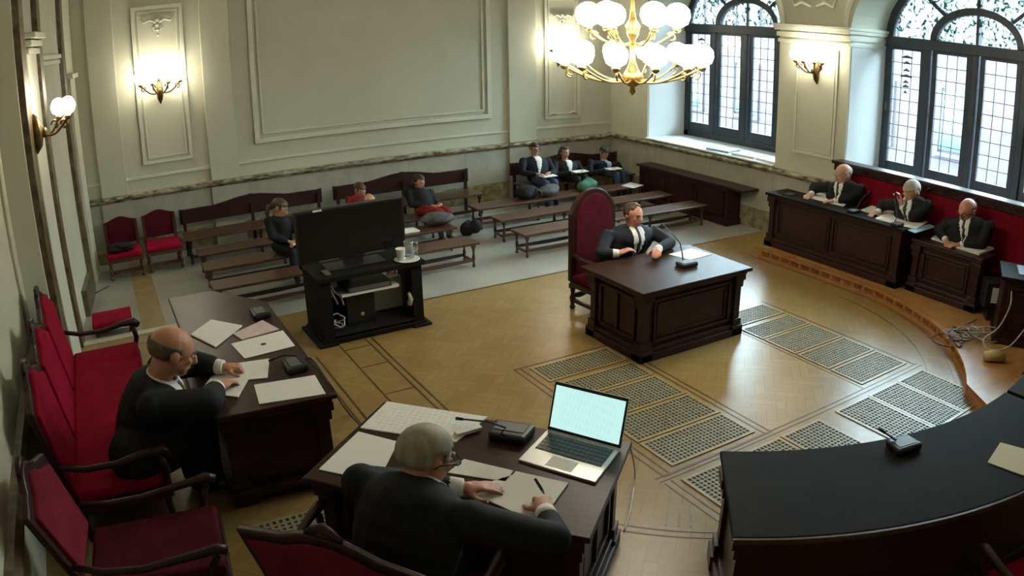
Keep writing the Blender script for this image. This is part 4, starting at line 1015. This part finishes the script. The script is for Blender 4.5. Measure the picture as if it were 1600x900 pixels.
# ================================================================= PEOPLE
SHIRTS = []
def V(*a): return Vector(a[0]) if len(a) == 1 else Vector(a)
def cap(b, p0, p1, r0, r1, n=12):
    p0, p1 = V(p0), V(p1)
    b.tube([p0, p1], [r0, r1], n); b.ell(p0, r0, nu=n, nv=8); b.ell(p1, r1, nu=n, nv=8)
def hand(b, w, d, up, s, side, mode):
    """palm and five bent fingers: w wrist, d direction of the palm, up back-of-hand normal, side = +1 thumb to the left of d"""
    d = V(d).normalized(); up = (V(up) - d * V(up).dot(d)).normalized(); x = d.cross(up) * -side      # x points to the thumb side
    ax = (x, d, up)
    b.ell(w + d * .045 * s, (.040 * s, .052 * s, .016 * s), ax, 12, 8)
    b.ell(w + d * .065 * s, (.036 * s, .030 * s, .014 * s), ax, 12, 8)
    cap(b, w - d * .02 * s, w + d * .02 * s, .024 * s, .024 * s)
    lens = (.072, .080, .075, .058)
    for i in range(4):
        f0 = w + d * .085 * s + x * ((.027 - .018 * i) * s)
        bend = {'flat': (8, 12, 10), 'relaxed': (22, 30, 24), 'grip': (55, 60, 40), 'pen': (45, 55, 35)}[mode]
        if mode == 'pen' and i == 0: bend = (28, 35, 20)
        a = 0; p = f0; spread = x * (.10 - .07 * i) * (1 if mode in ('flat', 'relaxed') else .2)
        for j, (fr, rr) in enumerate(((.45, .0098), (.32, .0088), (.23, .0078))):
            a += math.radians(bend[j]); dd = ((d + spread) * math.cos(a) - up * math.sin(a)).normalized()
            q = p + dd * (lens[i] * fr * s); cap(b, p, q, rr * s, (rr - .001) * s, 8); p = q
    t0 = w + d * .03 * s + x * .032 * s - up * .006 * s
    t1 = t0 + (x * .75 + d * .55 - up * .25).normalized() * .040 * s
    t2 = t1 + ((x * .15 + d * .95 - up * .3) if mode != 'flat' else (x * .45 + d * .85)).normalized() * .034 * s
    cap(b, t0, t1, .0125 * s, .0105 * s, 8); cap(b, t1, t2, .0105 * s, .0085 * s, 8)
def person(label, group=None, *, head, hf, hs=(1, 1), sh, el, ha, hip, kn, ft, s=1.0, jacket='cloth_black', legs='cloth_black', skin='skin', hair='full', hairm='hair_dark',
           glasses=False, shirt='shirt', tie=None, hand_dirs=None, hand_modes=('relaxed', 'relaxed'), hand_s=1.0, voxel=.012, robe=False, cuffs=None, skirt=None, belly=1.0, torso_flat=.72):
    hip = V(hip); root = Vector((hip.x, hip.y, 0.0))
    t = thing('person', label, 'person', root, 0, group)
    L = lambda p: V(p) - root
    head, hip = L(head), L(hip); sh = [L(p) for p in sh]; el = [L(p) for p in el]; ha = [L(p) for p in ha]; kn = [L(p) for p in kn]; ft = [L(p) for p in ft]
    f = V(hf).normalized(); hr = f.cross(Vector((0, 0, 1))).normalized(); hu = hr.cross(f).normalized()
    hx, hz = hs; ax = (hr, f, hu)
    mid = (sh[0] + sh[1]) / 2
    sr = (sh[1] - sh[0]).normalized()                # towards the person's right
    spine = (mid - hip); su = spine.normalized(); sf = su.cross(sr).normalized()
    if sf.dot(Vector((f.x, f.y, 0))) < 0: sf = -sf
    shw = (sh[1] - sh[0]).length / 2
    # --- body: head, neck, trunk, arms, legs in one skin
    b = MB()
    H_ = lambda x, y, z: head + hr * (x * hx) + f * (y * hx) + hu * (z * hz)
    b.ell(H_(0, -.008, .03), (.076 * hx, .096 * hx, .092 * hz), ax, 18, 12)
    b.ell(H_(0, .022, -.035), (.060 * hx, .070 * hx, .078 * hz), ax, 14, 10)
    b.ell(H_(0, .055, -.085), (.030 * hx, .030 * hx, .024 * hz), ax, 10, 8)
    b.ell(H_(0, .080, .028), (.045 * hx, .014 * hx, .012 * hz), ax, 10, 6)
    for sx in (-1, 1): b.ell(H_(sx * .040, .062, -.015), (.020 * hx, .018 * hx, .018 * hz), ax, 8, 6)
    b.tube([H_(0, .088, .018), H_(0, .106, -.012), H_(0, .112, -.024), H_(0, .090, -.034)], [.009 * hx, .012 * hx, .016 * hx, .010 * hx], 8)
    for sx in (-1, 1): b.ell(H_(sx * .079, -.010, -.005), (.010 * hx, .020 * hx, .032 * hz), ax, 10, 8)
    cap(b, H_(0, -.02, -.05), mid + su * .03 * s, .052 * hx, .058 * hx)
    cap(b, mid - su * .05 * s, hip, .11 * s, .11 * s)
    cap(b, sh[0] * .9 + sh[1] * .1, sh[1] * .9 + sh[0] * .1, .055 * s, .055 * s)
    for i in (0, 1):
        cap(b, sh[i], el[i], .045 * s, .036 * s); cap(b, el[i], ha[i], .036 * s, .024 * s)
        hp = hip + sr * ((-1, 1)[i] * .09 * s)
        cap(b, hp, kn[i], .075 * s, .052 * s); cap(b, kn[i], ft[i] + Vector((0, 0, .06)), .05 * s, .032 * s)
        d = (ha[i] - el[i]) if not hand_dirs or hand_dirs[i] is None else V(hand_dirs[i])
        hand(b, ha[i], d, (0, 0, 1), hand_s, 1 if i == 1 else -1, hand_modes[i])
    o = b.build('body', skin, t); BLOBS.append((o, voxel, 3))
    # --- jacket
    b = MB(); n = 6
    for k in range(n + 1):
        u = k / n; c = hip + spine * (u * .97)
        wv = shw * (.80 + .22 * u) * (1.0 if u < .9 else .9); dv = (.135 + .02 * math.sin(PI * u)) * s * (belly if u < .6 else 1.0)
        b.ell(c, (wv, max(dv, wv * torso_flat * .75), spine.length / n * 1.35 + .03), (sr, sf, su), 16, 10)
    cap(b, sh[0], sh[1], .062 * s, .062 * s)
    slv = 1.25 if robe else 1.0
    for i in (0, 1):
        e_ = ha[i] - (ha[i] - el[i]).normalized() * (.055 * s * slv)
        b.ell(sh[i], (.075 * s, .075 * s, .075 * s)); cap(b, sh[i], el[i], .070 * s, .058 * s * slv); cap(b, el[i], e_, .058 * s * slv, .045 * s * slv)
    if robe and s > 1.2:
        for i in (0, 1): cap(b, hip + sr * ((-1, 1)[i] * .12 * s), kn[i], .15 * s, .12 * s); cap(b, kn[i], V(kn[i].x, kn[i].y, .16), .12 * s, .10 * s)
    jk = o = b.build('robe' if robe else 'jacket', jacket, t); BLOBS.append((o, max(voxel, .014), 5))
    # --- trousers or skirt
    b = MB(); b.ell(hip, (.17 * s, .14 * s, .12 * s), (sr, sf, su), 14, 9)
    for i in (0, 1):
        hp = hip + sr * ((-1, 1)[i] * .09 * s); cap(b, hp, kn[i], .095 * s, .070 * s); cap(b, kn[i], ft[i] + Vector((0, 0, .07)), .068 * s, .050 * s)
    o = b.build('trousers', legs, t); BLOBS.append((o, max(voxel, .016), 4))
    if skirt:
        b = MB(); 
        for i in (0, 1): cap(b, hip + sr * ((-1, 1)[i] * .08 * s), kn[i], .115 * s, .10 * s)
        o = b.build('skirt', skirt, t); BLOBS.append((o, .018, 4))
    for i in (0, 1):
        fd = (ft[i] - kn[i]); fd.z = 0; fd = (fd * .3 + sf * .2); fd.z = 0; fd.normalize()
        MB().tube([ft[i] - fd * .05 * s + Vector((0, 0, .04)), ft[i] + fd * .02 * s + Vector((0, 0, .045)), ft[i] + fd * .10 * s + Vector((0, 0, .03)), ft[i] + fd * .17 * s + Vector((0, 0, .022))], [.035 * s, .042 * s, .036 * s, .02 * s], 10).build('shoe', 'shoe', t, smooth=True)
    # --- collar, shirt front, tie, cuffs
    nb = mid + su * .055 * s
    if shirt:
        b = MB(); rr = .060 * hx; nk = (H_(0, -.02, -.05) - nb).normalized()
        ring_ = [nb + nk * (.012 * s) + (sr * math.cos(a) + sf * math.sin(a)) * rr + sf * .012 for a in (2 * PI * i / 16 for i in range(17))]
        b.tube(ring_, .010 * s, 6); b.build('collar', shirt, t, smooth=True)
        SHIRTS.append((t, jk, mid.copy(), sr.copy(), su.copy(), sf.copy(), s, shirt, tie))
    for i in (0, 1):
        if cuffs:
            d = (ha[i] - el[i]).normalized(); c = ha[i] - d * (.05 * s * slv)
            MB().tube([c, ha[i] + d * .004, ha[i] + d * .008], [.042 * s, .037 * s, .030 * s], 16).build('cuff', cuffs, t, smooth=True)
    # --- hair, face
    R3 = (.0785 * hx, .0985 * hx, .0945 * hz); hc = H_(0, -.010, .032)
    keep = {'full': lambda x, y, z: z > -.45 and not (y > .35 and z < .42) and not (y > -.32 and z < .10 and abs(x) > .5 and y < .3) and not (y > -.1 and z < -.12),
            'bald': lambda x, y, z: -.62 < z < .22 - .25 * max(0, y) and y < .22 and not (y > -.2 and z < -.12),
            'thin': lambda x, y, z: -.62 < z and (y < .25 or z > .55) and y < .55 and not (y > -.15 and z < -.2),
            'long': lambda x, y, z: not (y > .30 and z < .55) and z > -.8}[hair]
    MB().ell(hc, R3, ax, 26, 18, keep).build('hair', hairm, t, smooth=True, solid=(.002 if hair == 'bald' else .006) * hx)
    if hair == 'long':
        b = MB()
        for sx in (-1, 0, 1): b.tube([H_(sx * .055, -.06, .02), H_(sx * .072, -.05, -.06), H_(sx * .068, -.035, -.14), H_(sx * .05, -.03, -.19)], [.03 * hx, .032 * hx, .026 * hx, .01 * hx], 8)
        b.build('hair_lengths', hairm, t, smooth=True)
    for sx in (-1, 1):
        ey = MB().ell(H_(sx * .030, .079, .008), (.012 * hx, .008 * hx, .008 * hz), ax, 10, 7).build('eye', 'eye_white', t, smooth=True)
        MB().ell(H_(sx * .030, .0855, .008), (.0055 * hx, .003 * hx, .0058 * hz), ax, 8, 6).build('iris', 'eye_dark', ey, smooth=True)
        MB().tube([H_(sx * .014, .090, .026), H_(sx * .032, .090, .031), H_(sx * .050, .078, .026)], [.003 * hx, .005 * hx, .003 * hx], 6).build('eyebrow', hairm, t, smooth=True)
    MB().tube([H_(-.024, .080, -.058), H_(0, .092, -.056), H_(.024, .080, -.058)], [.003 * hx, .007 * hx, .003 * hx], 8).build('mouth', 'lip', t, smooth=True)
    if glasses:
        g_ = MB()
        for sx in (-1, 1):
            g_.tube([H_(sx * .033 + .026 * math.cos(a), .104, .006 + .021 * math.sin(a)) for a in (2 * PI * i / 14 for i in range(15))], .0028 * hx, 6)
            g_.tube([H_(sx * .058, .102, .012), H_(sx * .083, .05, .014), H_(sx * .086, -.01, .010), H_(sx * .084, -.03, -.004)], .003 * hx, 6)
        g_.tube([H_(-.008, .106, .010), H_(.008, .106, .010)], .003 * hx, 6)
        g_.build('glasses', 'plastic_black', t, smooth=True)
    return t
def seated(c, face, zs, sc, zk=None, wide=.09, reach=.40):
    """knees and feet of someone on a seat of height zs at c, facing face"""
    fx = V(face[0], face[1], 0).normalized(); rx = Vector((fx.y, -fx.x, 0))
    kn = [V(c[0], c[1], zs + .06) + fx * (reach * sc) + rx * (k * wide * sc) for k in (-1, 1)]
    ft = [V(k.x, k.y, 0.004) + fx * .05 * sc for k in kn]
    return kn, ft

# 1 the bald man on the left settee
kn, ft = seated((-.10, 4.84), (1, 0.05), .42, .9)
person('bald man in a black robe bent over papers at the left desk', head=G(268, 550, 1.08), hf=(.86, .18, -.42), hs=(1.62, 1.35), sh=[(.14, 5.04, .86), (.02, 4.50, .84)],
       el=[(.36, 5.24, .77), (.37, 4.50, .79)], ha=[G(348, 574, .755), G(340, 606, .755)], hip=(-.10, 4.82, .47), kn=kn, ft=ft, s=1.42, jacket='cloth_black', skin='skin_ruddy', hair='bald', hairm='hair_thin',
       hand_dirs=[(.8, -.15, -.05), (.75, .6, -.03)], hand_modes=('grip', 'relaxed'), hand_s=1.35, voxel=.009, robe=True, cuffs='shirt', tie='tie')
# 2 the grey-haired man in the foreground
fx = V(.76, .65, 0)
kn, ft = seated((.86, 2.62), (.76, .65), .42, 1.2)
person('grey-haired man in glasses and black suit writing at the foreground desk', head=G(664, 716, 1.06), hf=(.93, .22, -.36), hs=(1.42, 1.27), sh=[(.87, 2.98, .94), (1.20, 2.50, .91)],
       el=[(1.20, 3.10, .76), G(868, 842, .76)], ha=[G(722, 762, .745), G(852, 800, .75)], hip=(.84, 2.64, .46), kn=kn, ft=ft, s=1.32, skin='skin_ruddy', hair='full', hairm='hair_grey', glasses=True,
       hand_dirs=[(.85, -.35, -.02), (.40, .88, .02)], hand_modes=('flat', 'pen'), hand_s=1.30, voxel=.0085, cuffs='shirt', torso_flat=.8)
tag(MB().tube([G(836, 748, .82), G(846, 764, .765), G(850, 771, .722)], [.008, .008, .004], 8).build('pen', 'plastic_black', None, smooth=True), 'black pen in the right hand of the grey-haired man', 'pen')
# 3 the witness
kn, ft = seated((4.76, 6.20), (0.05, -1), .40, .95, reach=.36)
person('man in a dark suit and tie gesturing at the witness desk', head=GY(990, 336, 6.02), hf=(.12, -1, -.10), hs=(1.12, .98), sh=[GY(1022, 364, 6.05), GY(948, 370, 6.05)], el=[(5.16, 5.78, .75), (4.34, 5.86, .75)],
       ha=[G(1026, 390, .76), G(966, 396, .75)], hip=(4.78, 6.20, .44), kn=kn, ft=ft, s=1.05, skin='skin_ruddy', hair='thin', hairm='hair_brown', tie='tie', jacket='cloth_navy', legs='cloth_navy',
       hand_dirs=[(-.5, -.6, .12), (.9, -.2, .25)], hand_modes=('relaxed', 'relaxed'), hand_s=1.3, voxel=.010, cuffs='shirt')
# 4-6 lawyers at the window
def lawyer(label, hp, hfv, shl, shr, hl, hr_, zc, yc, **k):
    kn, ft = seated((8.25, yc), (-1, 0), PZ + .38, .3, wide=.24)
    for p in ft: p.z = PZ + .004
    return person(label, head=GX(*hp, 8.16), hf=hfv, hs=(1.22, 1.12), sh=[GX(*shl, 8.20), GX(*shr, 8.20)], el=[k.pop('el_l'), k.pop('el_r')], ha=[hl, hr_], hip=(8.25, yc, PZ + .44), kn=kn, ft=ft, s=1.0, robe=True, torso_flat=.5, voxel=.012, hand_s=1.25, **k)
c1 = C1 + .03
lawyer('balding grey lawyer in a black robe nearest the corner at the long counsel desk', (1318, 273), (-.8, .35, -.35), (1344, 296), (1293, 292), V(8.03, 5.86, c1), V(8.03, 6.25, c1), 0, 5.93, el_l=V(8.16, 5.70, .92), el_r=V(8.15, 6.30, .92), hair='bald', hairm='hair_grey', tie='tie', cuffs='shirt', hand_dirs=[(-.6, .5, -.1), (-.9, -.2, -.1)])
lawyer('grey-haired lawyer in a black robe resting chin on hand between two colleagues', (1425, 300), (-.75, .15, -.45), (1450, 321), (1400, 319), V(8.05, 4.86, 1.00), V(8.03, 5.18, c1), 0, 4.88, el_l=V(8.12, 4.72, .90), el_r=V(8.16, 5.20, .93), hair='full', hairm='hair_grey', cuffs='shirt', tie='tie', hand_dirs=[(-.1, .1, .9), (-.9, .1, -.1)])
lawyer('bald lawyer in dark glasses and black robe at the shorter counsel desk', (1512, 329), (-.8, .25, -.45), (1546, 354), (1482, 349), V(8.03, 3.98, C2 + .035), V(8.03, 4.18, C2 + .035), 0, 4.06, el_l=V(8.15, 3.76, .82), el_r=V(8.15, 4.36, .82), hair='bald', hairm='hair_thin', glasses=True, cuffs='shirt', tie='tie', skin='skin_ruddy', hand_dirs=[(-.6, .5, -.1), (-.6, -.5, -.1)])
# 7-9 three people on the corner bench
def public(label, hp, Y, seat, face, shl, shr, hands, hipxy, sc=.88, **k):
    kn, ft = seated(hipxy, face, seat, sc, reach=k.pop('reach', .48))
    fx = V(face[0], face[1], 0).normalized()
    S = [GY(*shl, Y), GY(*shr, Y)]
    E_ = [s_ + V(0, 0, -.20 * sc) + fx * .12 * sc + (S[i] - (S[0] + S[1]) / 2) * .25 for i, s_ in enumerate(S)]
    return person(label, 'people on the public benches', head=GY(*hp, Y - .02), hf=k.pop('hf', (face[0], face[1], -.15)), hs=k.pop('hs', (.95, .86)), sh=S, el=E_, ha=hands, hip=(*hipxy, seat + .07), kn=kn, ft=ft, s=sc, voxel=.014, hand_s=.95, **k)
CB = .364
public('man in dark glasses and jeans, leftmost of the three on the corner bench', (835, 233), 10.70, CB, (-.05, -1), (856, 252), (817, 252), [V(6.66, 10.42, .56), V(6.44, 10.42, .56)], (6.60, 10.68), jacket='cloth_navy', legs='jeans', hair='full', glasses=True)
public('dark-haired woman with white blouse taking notes in the middle of the corner bench', (882, 238), 10.70, CB, (.05, -1), (902, 256), (866, 256), [V(7.30, 10.40, .52), V(7.10, 10.40, .52)], (7.16, 10.68), jacket='cloth_black', legs='cloth_black', hair='long')
public('man with a pale blue shirt, head bowed over notes at the corner end', (944, 238), 10.70, CB, (.05, -1), (965, 258), (922, 254), [V(7.98, 10.38, .50), V(7.78, 10.38, .50)], (7.95, 10.68), jacket='cloth_navy', legs='jeans', hair='full', hf=(.1, -.8, -.6), shirt='shirt_blue')
for x, y, z, lb in ((7.20, 10.36, .545, 'white notepad on the knees of the dark-haired woman'), (7.88, 10.34, .525, 'white notes on the knees of the man with bowed head'), (6.60, 10.38, .53, 'white notepad in the lap of the man in jeans')):
    tag(part('notepad', 'paper', None, (x - .13, x + .13, y - .09, y + .07, z - .012, z)), lb, 'notepad')
# 10 woman with tied hair
public('woman with tied-back hair in black looking down on the left benches', (437, 325), 9.14, .324, (.35, -.94), (456, 346), (420, 346), [V(2.14, 8.98, .50), V(2.04, 8.96, .50)], (2.02, 9.20), jacket='cloth_black', legs='cloth_black', hair='full', hairm='hair_brown', hf=(.75, -.5, -.45), hs=(1.05, .92), shirt=None, reach=.34)
wm = bpy.data.objects[[o.name for o in bpy.data.objects if o.name.startswith('person')][-1]]
q = GY(420, 326, 9.16) - wm.location
MB().tube([q + V(.06, 0, .04), q + V(.0, .01, .02), q + V(-.03, .0, -.06), q + V(-.02, 0, -.12)], [.03, .035, .028, .01], 8).build('ponytail', 'hair_brown', wm, smooth=True)
tag(part('notepad', 'paper', None, (2.06, 2.24, 8.86, 8.97, .47, .485)), 'white notepad held by the woman with tied-back hair', 'notepad')
# 11-13 people round the television
public('dark-haired person with lowered head seen above the left half of the television', (562, 297), 10.0, .324, (.2, -1), (578, 314), (545, 312), [V(3.45, 9.72, .48), V(3.28, 9.72, .48)], (3.36, 9.92), jacket='cloth_red', legs='cloth_black', hair='full', hairm='hair_brown', hf=(.4, -.8, -.4), shirt=None, reach=.2, sc=.7, hs=(.95, .8))
public('bald person whose head just shows over the top edge of the television', (577, 316), 9.2, .324, (0, -1), (598, 338), (556, 338), [V(3.15, 8.95, .44), V(2.98, 8.95, .44)], (3.10, 9.16), jacket='cloth_grey', legs='cloth_grey', hair='bald', hairm='hair_thin', hf=(.05, -.8, -.6), shirt=None, reach=.2, sc=.7, hs=(1.0, .85))
public('dark-haired person in black with red skirt, right of the television', (654, 284), 10.0, .324, (.35, -.94), (672, 302), (638, 300), [V(4.42, 9.78, .46), V(4.30, 9.74, .46)], (4.24, 9.88), jacket='cloth_black', legs='cloth_grey', hair='long', hf=(.5, -.8, -.4), shirt=None, skirt='cloth_red', reach=.40, sc=.85, hs=(.95, .85))

# turn the overlapping shapes of bodies and clothes into single smooth skins
for o, vx, it in BLOBS:
    q = o.modifiers.new('skin', 'REMESH'); q.mode = 'VOXEL'; q.voxel_size = vx; q.use_smooth_shade = True
    q = o.modifiers.new('smooth', 'SMOOTH'); q.factor = .5; q.iterations = it
dg = bpy.context.evaluated_depsgraph_get()
done = [(o, bpy.data.meshes.new_from_object(o.evaluated_get(dg))) for o, vx, it in BLOBS]
for o, me in done:
    o.modifiers.clear(); old = o.data; o.data = me; me.name = o.name; bpy.data.meshes.remove(old)

# shirt fronts and neckties: the part of each chest left open by the jacket
def skin_patch(name, src, m, parent, test, off):
    me = src.data; vs = {}; v = []; f = []
    for p in me.polygons:
        if test(p.center, p.normal):
            q = []
            for i in p.vertices:
                if i not in vs:
                    vs[i] = len(v); v.append(me.vertices[i].co + me.vertices[i].normal * off)
                q.append(vs[i])
            f.append(q)
    if len(f) < 3: return None
    own = {}                                   # keep the largest connected patch only
    for k, q in enumerate(f):
        for i in q: own.setdefault(i, []).append(k)
    left = set(range(len(f))); best = []
    while left:
        st = [left.pop()]; comp = []
        while st:
            k = st.pop(); comp.append(k)
            for i in f[k]:
                for j in own[i]:
                    if j in left: left.discard(j); st.append(j)
        if len(comp) > len(best): best = comp
    f = [f[k] for k in best]; used = sorted({i for q in f for i in q}); ren = {a: k for k, a in enumerate(used)}
    v = [v[a] for a in used]; f = [[ren[a] for a in q] for q in f]
    n = bpy.data.meshes.new(name); n.from_pydata(v, [], f); n.materials.append(M[m])
    for p in n.polygons: p.use_smooth = True
    o = link(bpy.data.objects.new(name, n), parent)
    q = o.modifiers.new('thick', 'SOLIDIFY'); q.thickness = .004; q.offset = 1
    return o
for t, jk, mid, sr, su, sf, s, shirt, tie in SHIRTS:
    def inv(c, nrm, w0, w1, h0):
        d = c - mid; a = abs(d.dot(sr)) / s; h = d.dot(su) / s
        return nrm.dot(sf) > .05 and d.dot(sf) > 0 and h > h0 and a < w0 + (w1 - w0) * min(1, (h - h0) / (-h0 + .06))
    skin_patch('shirt_front', jk, shirt, t, lambda c, n: inv(c, n, .010, .072, -.22), .002)
    if tie: skin_patch('necktie', jk, tie, t, lambda c, n: inv(c, n, .020, .014, -.20), .007)
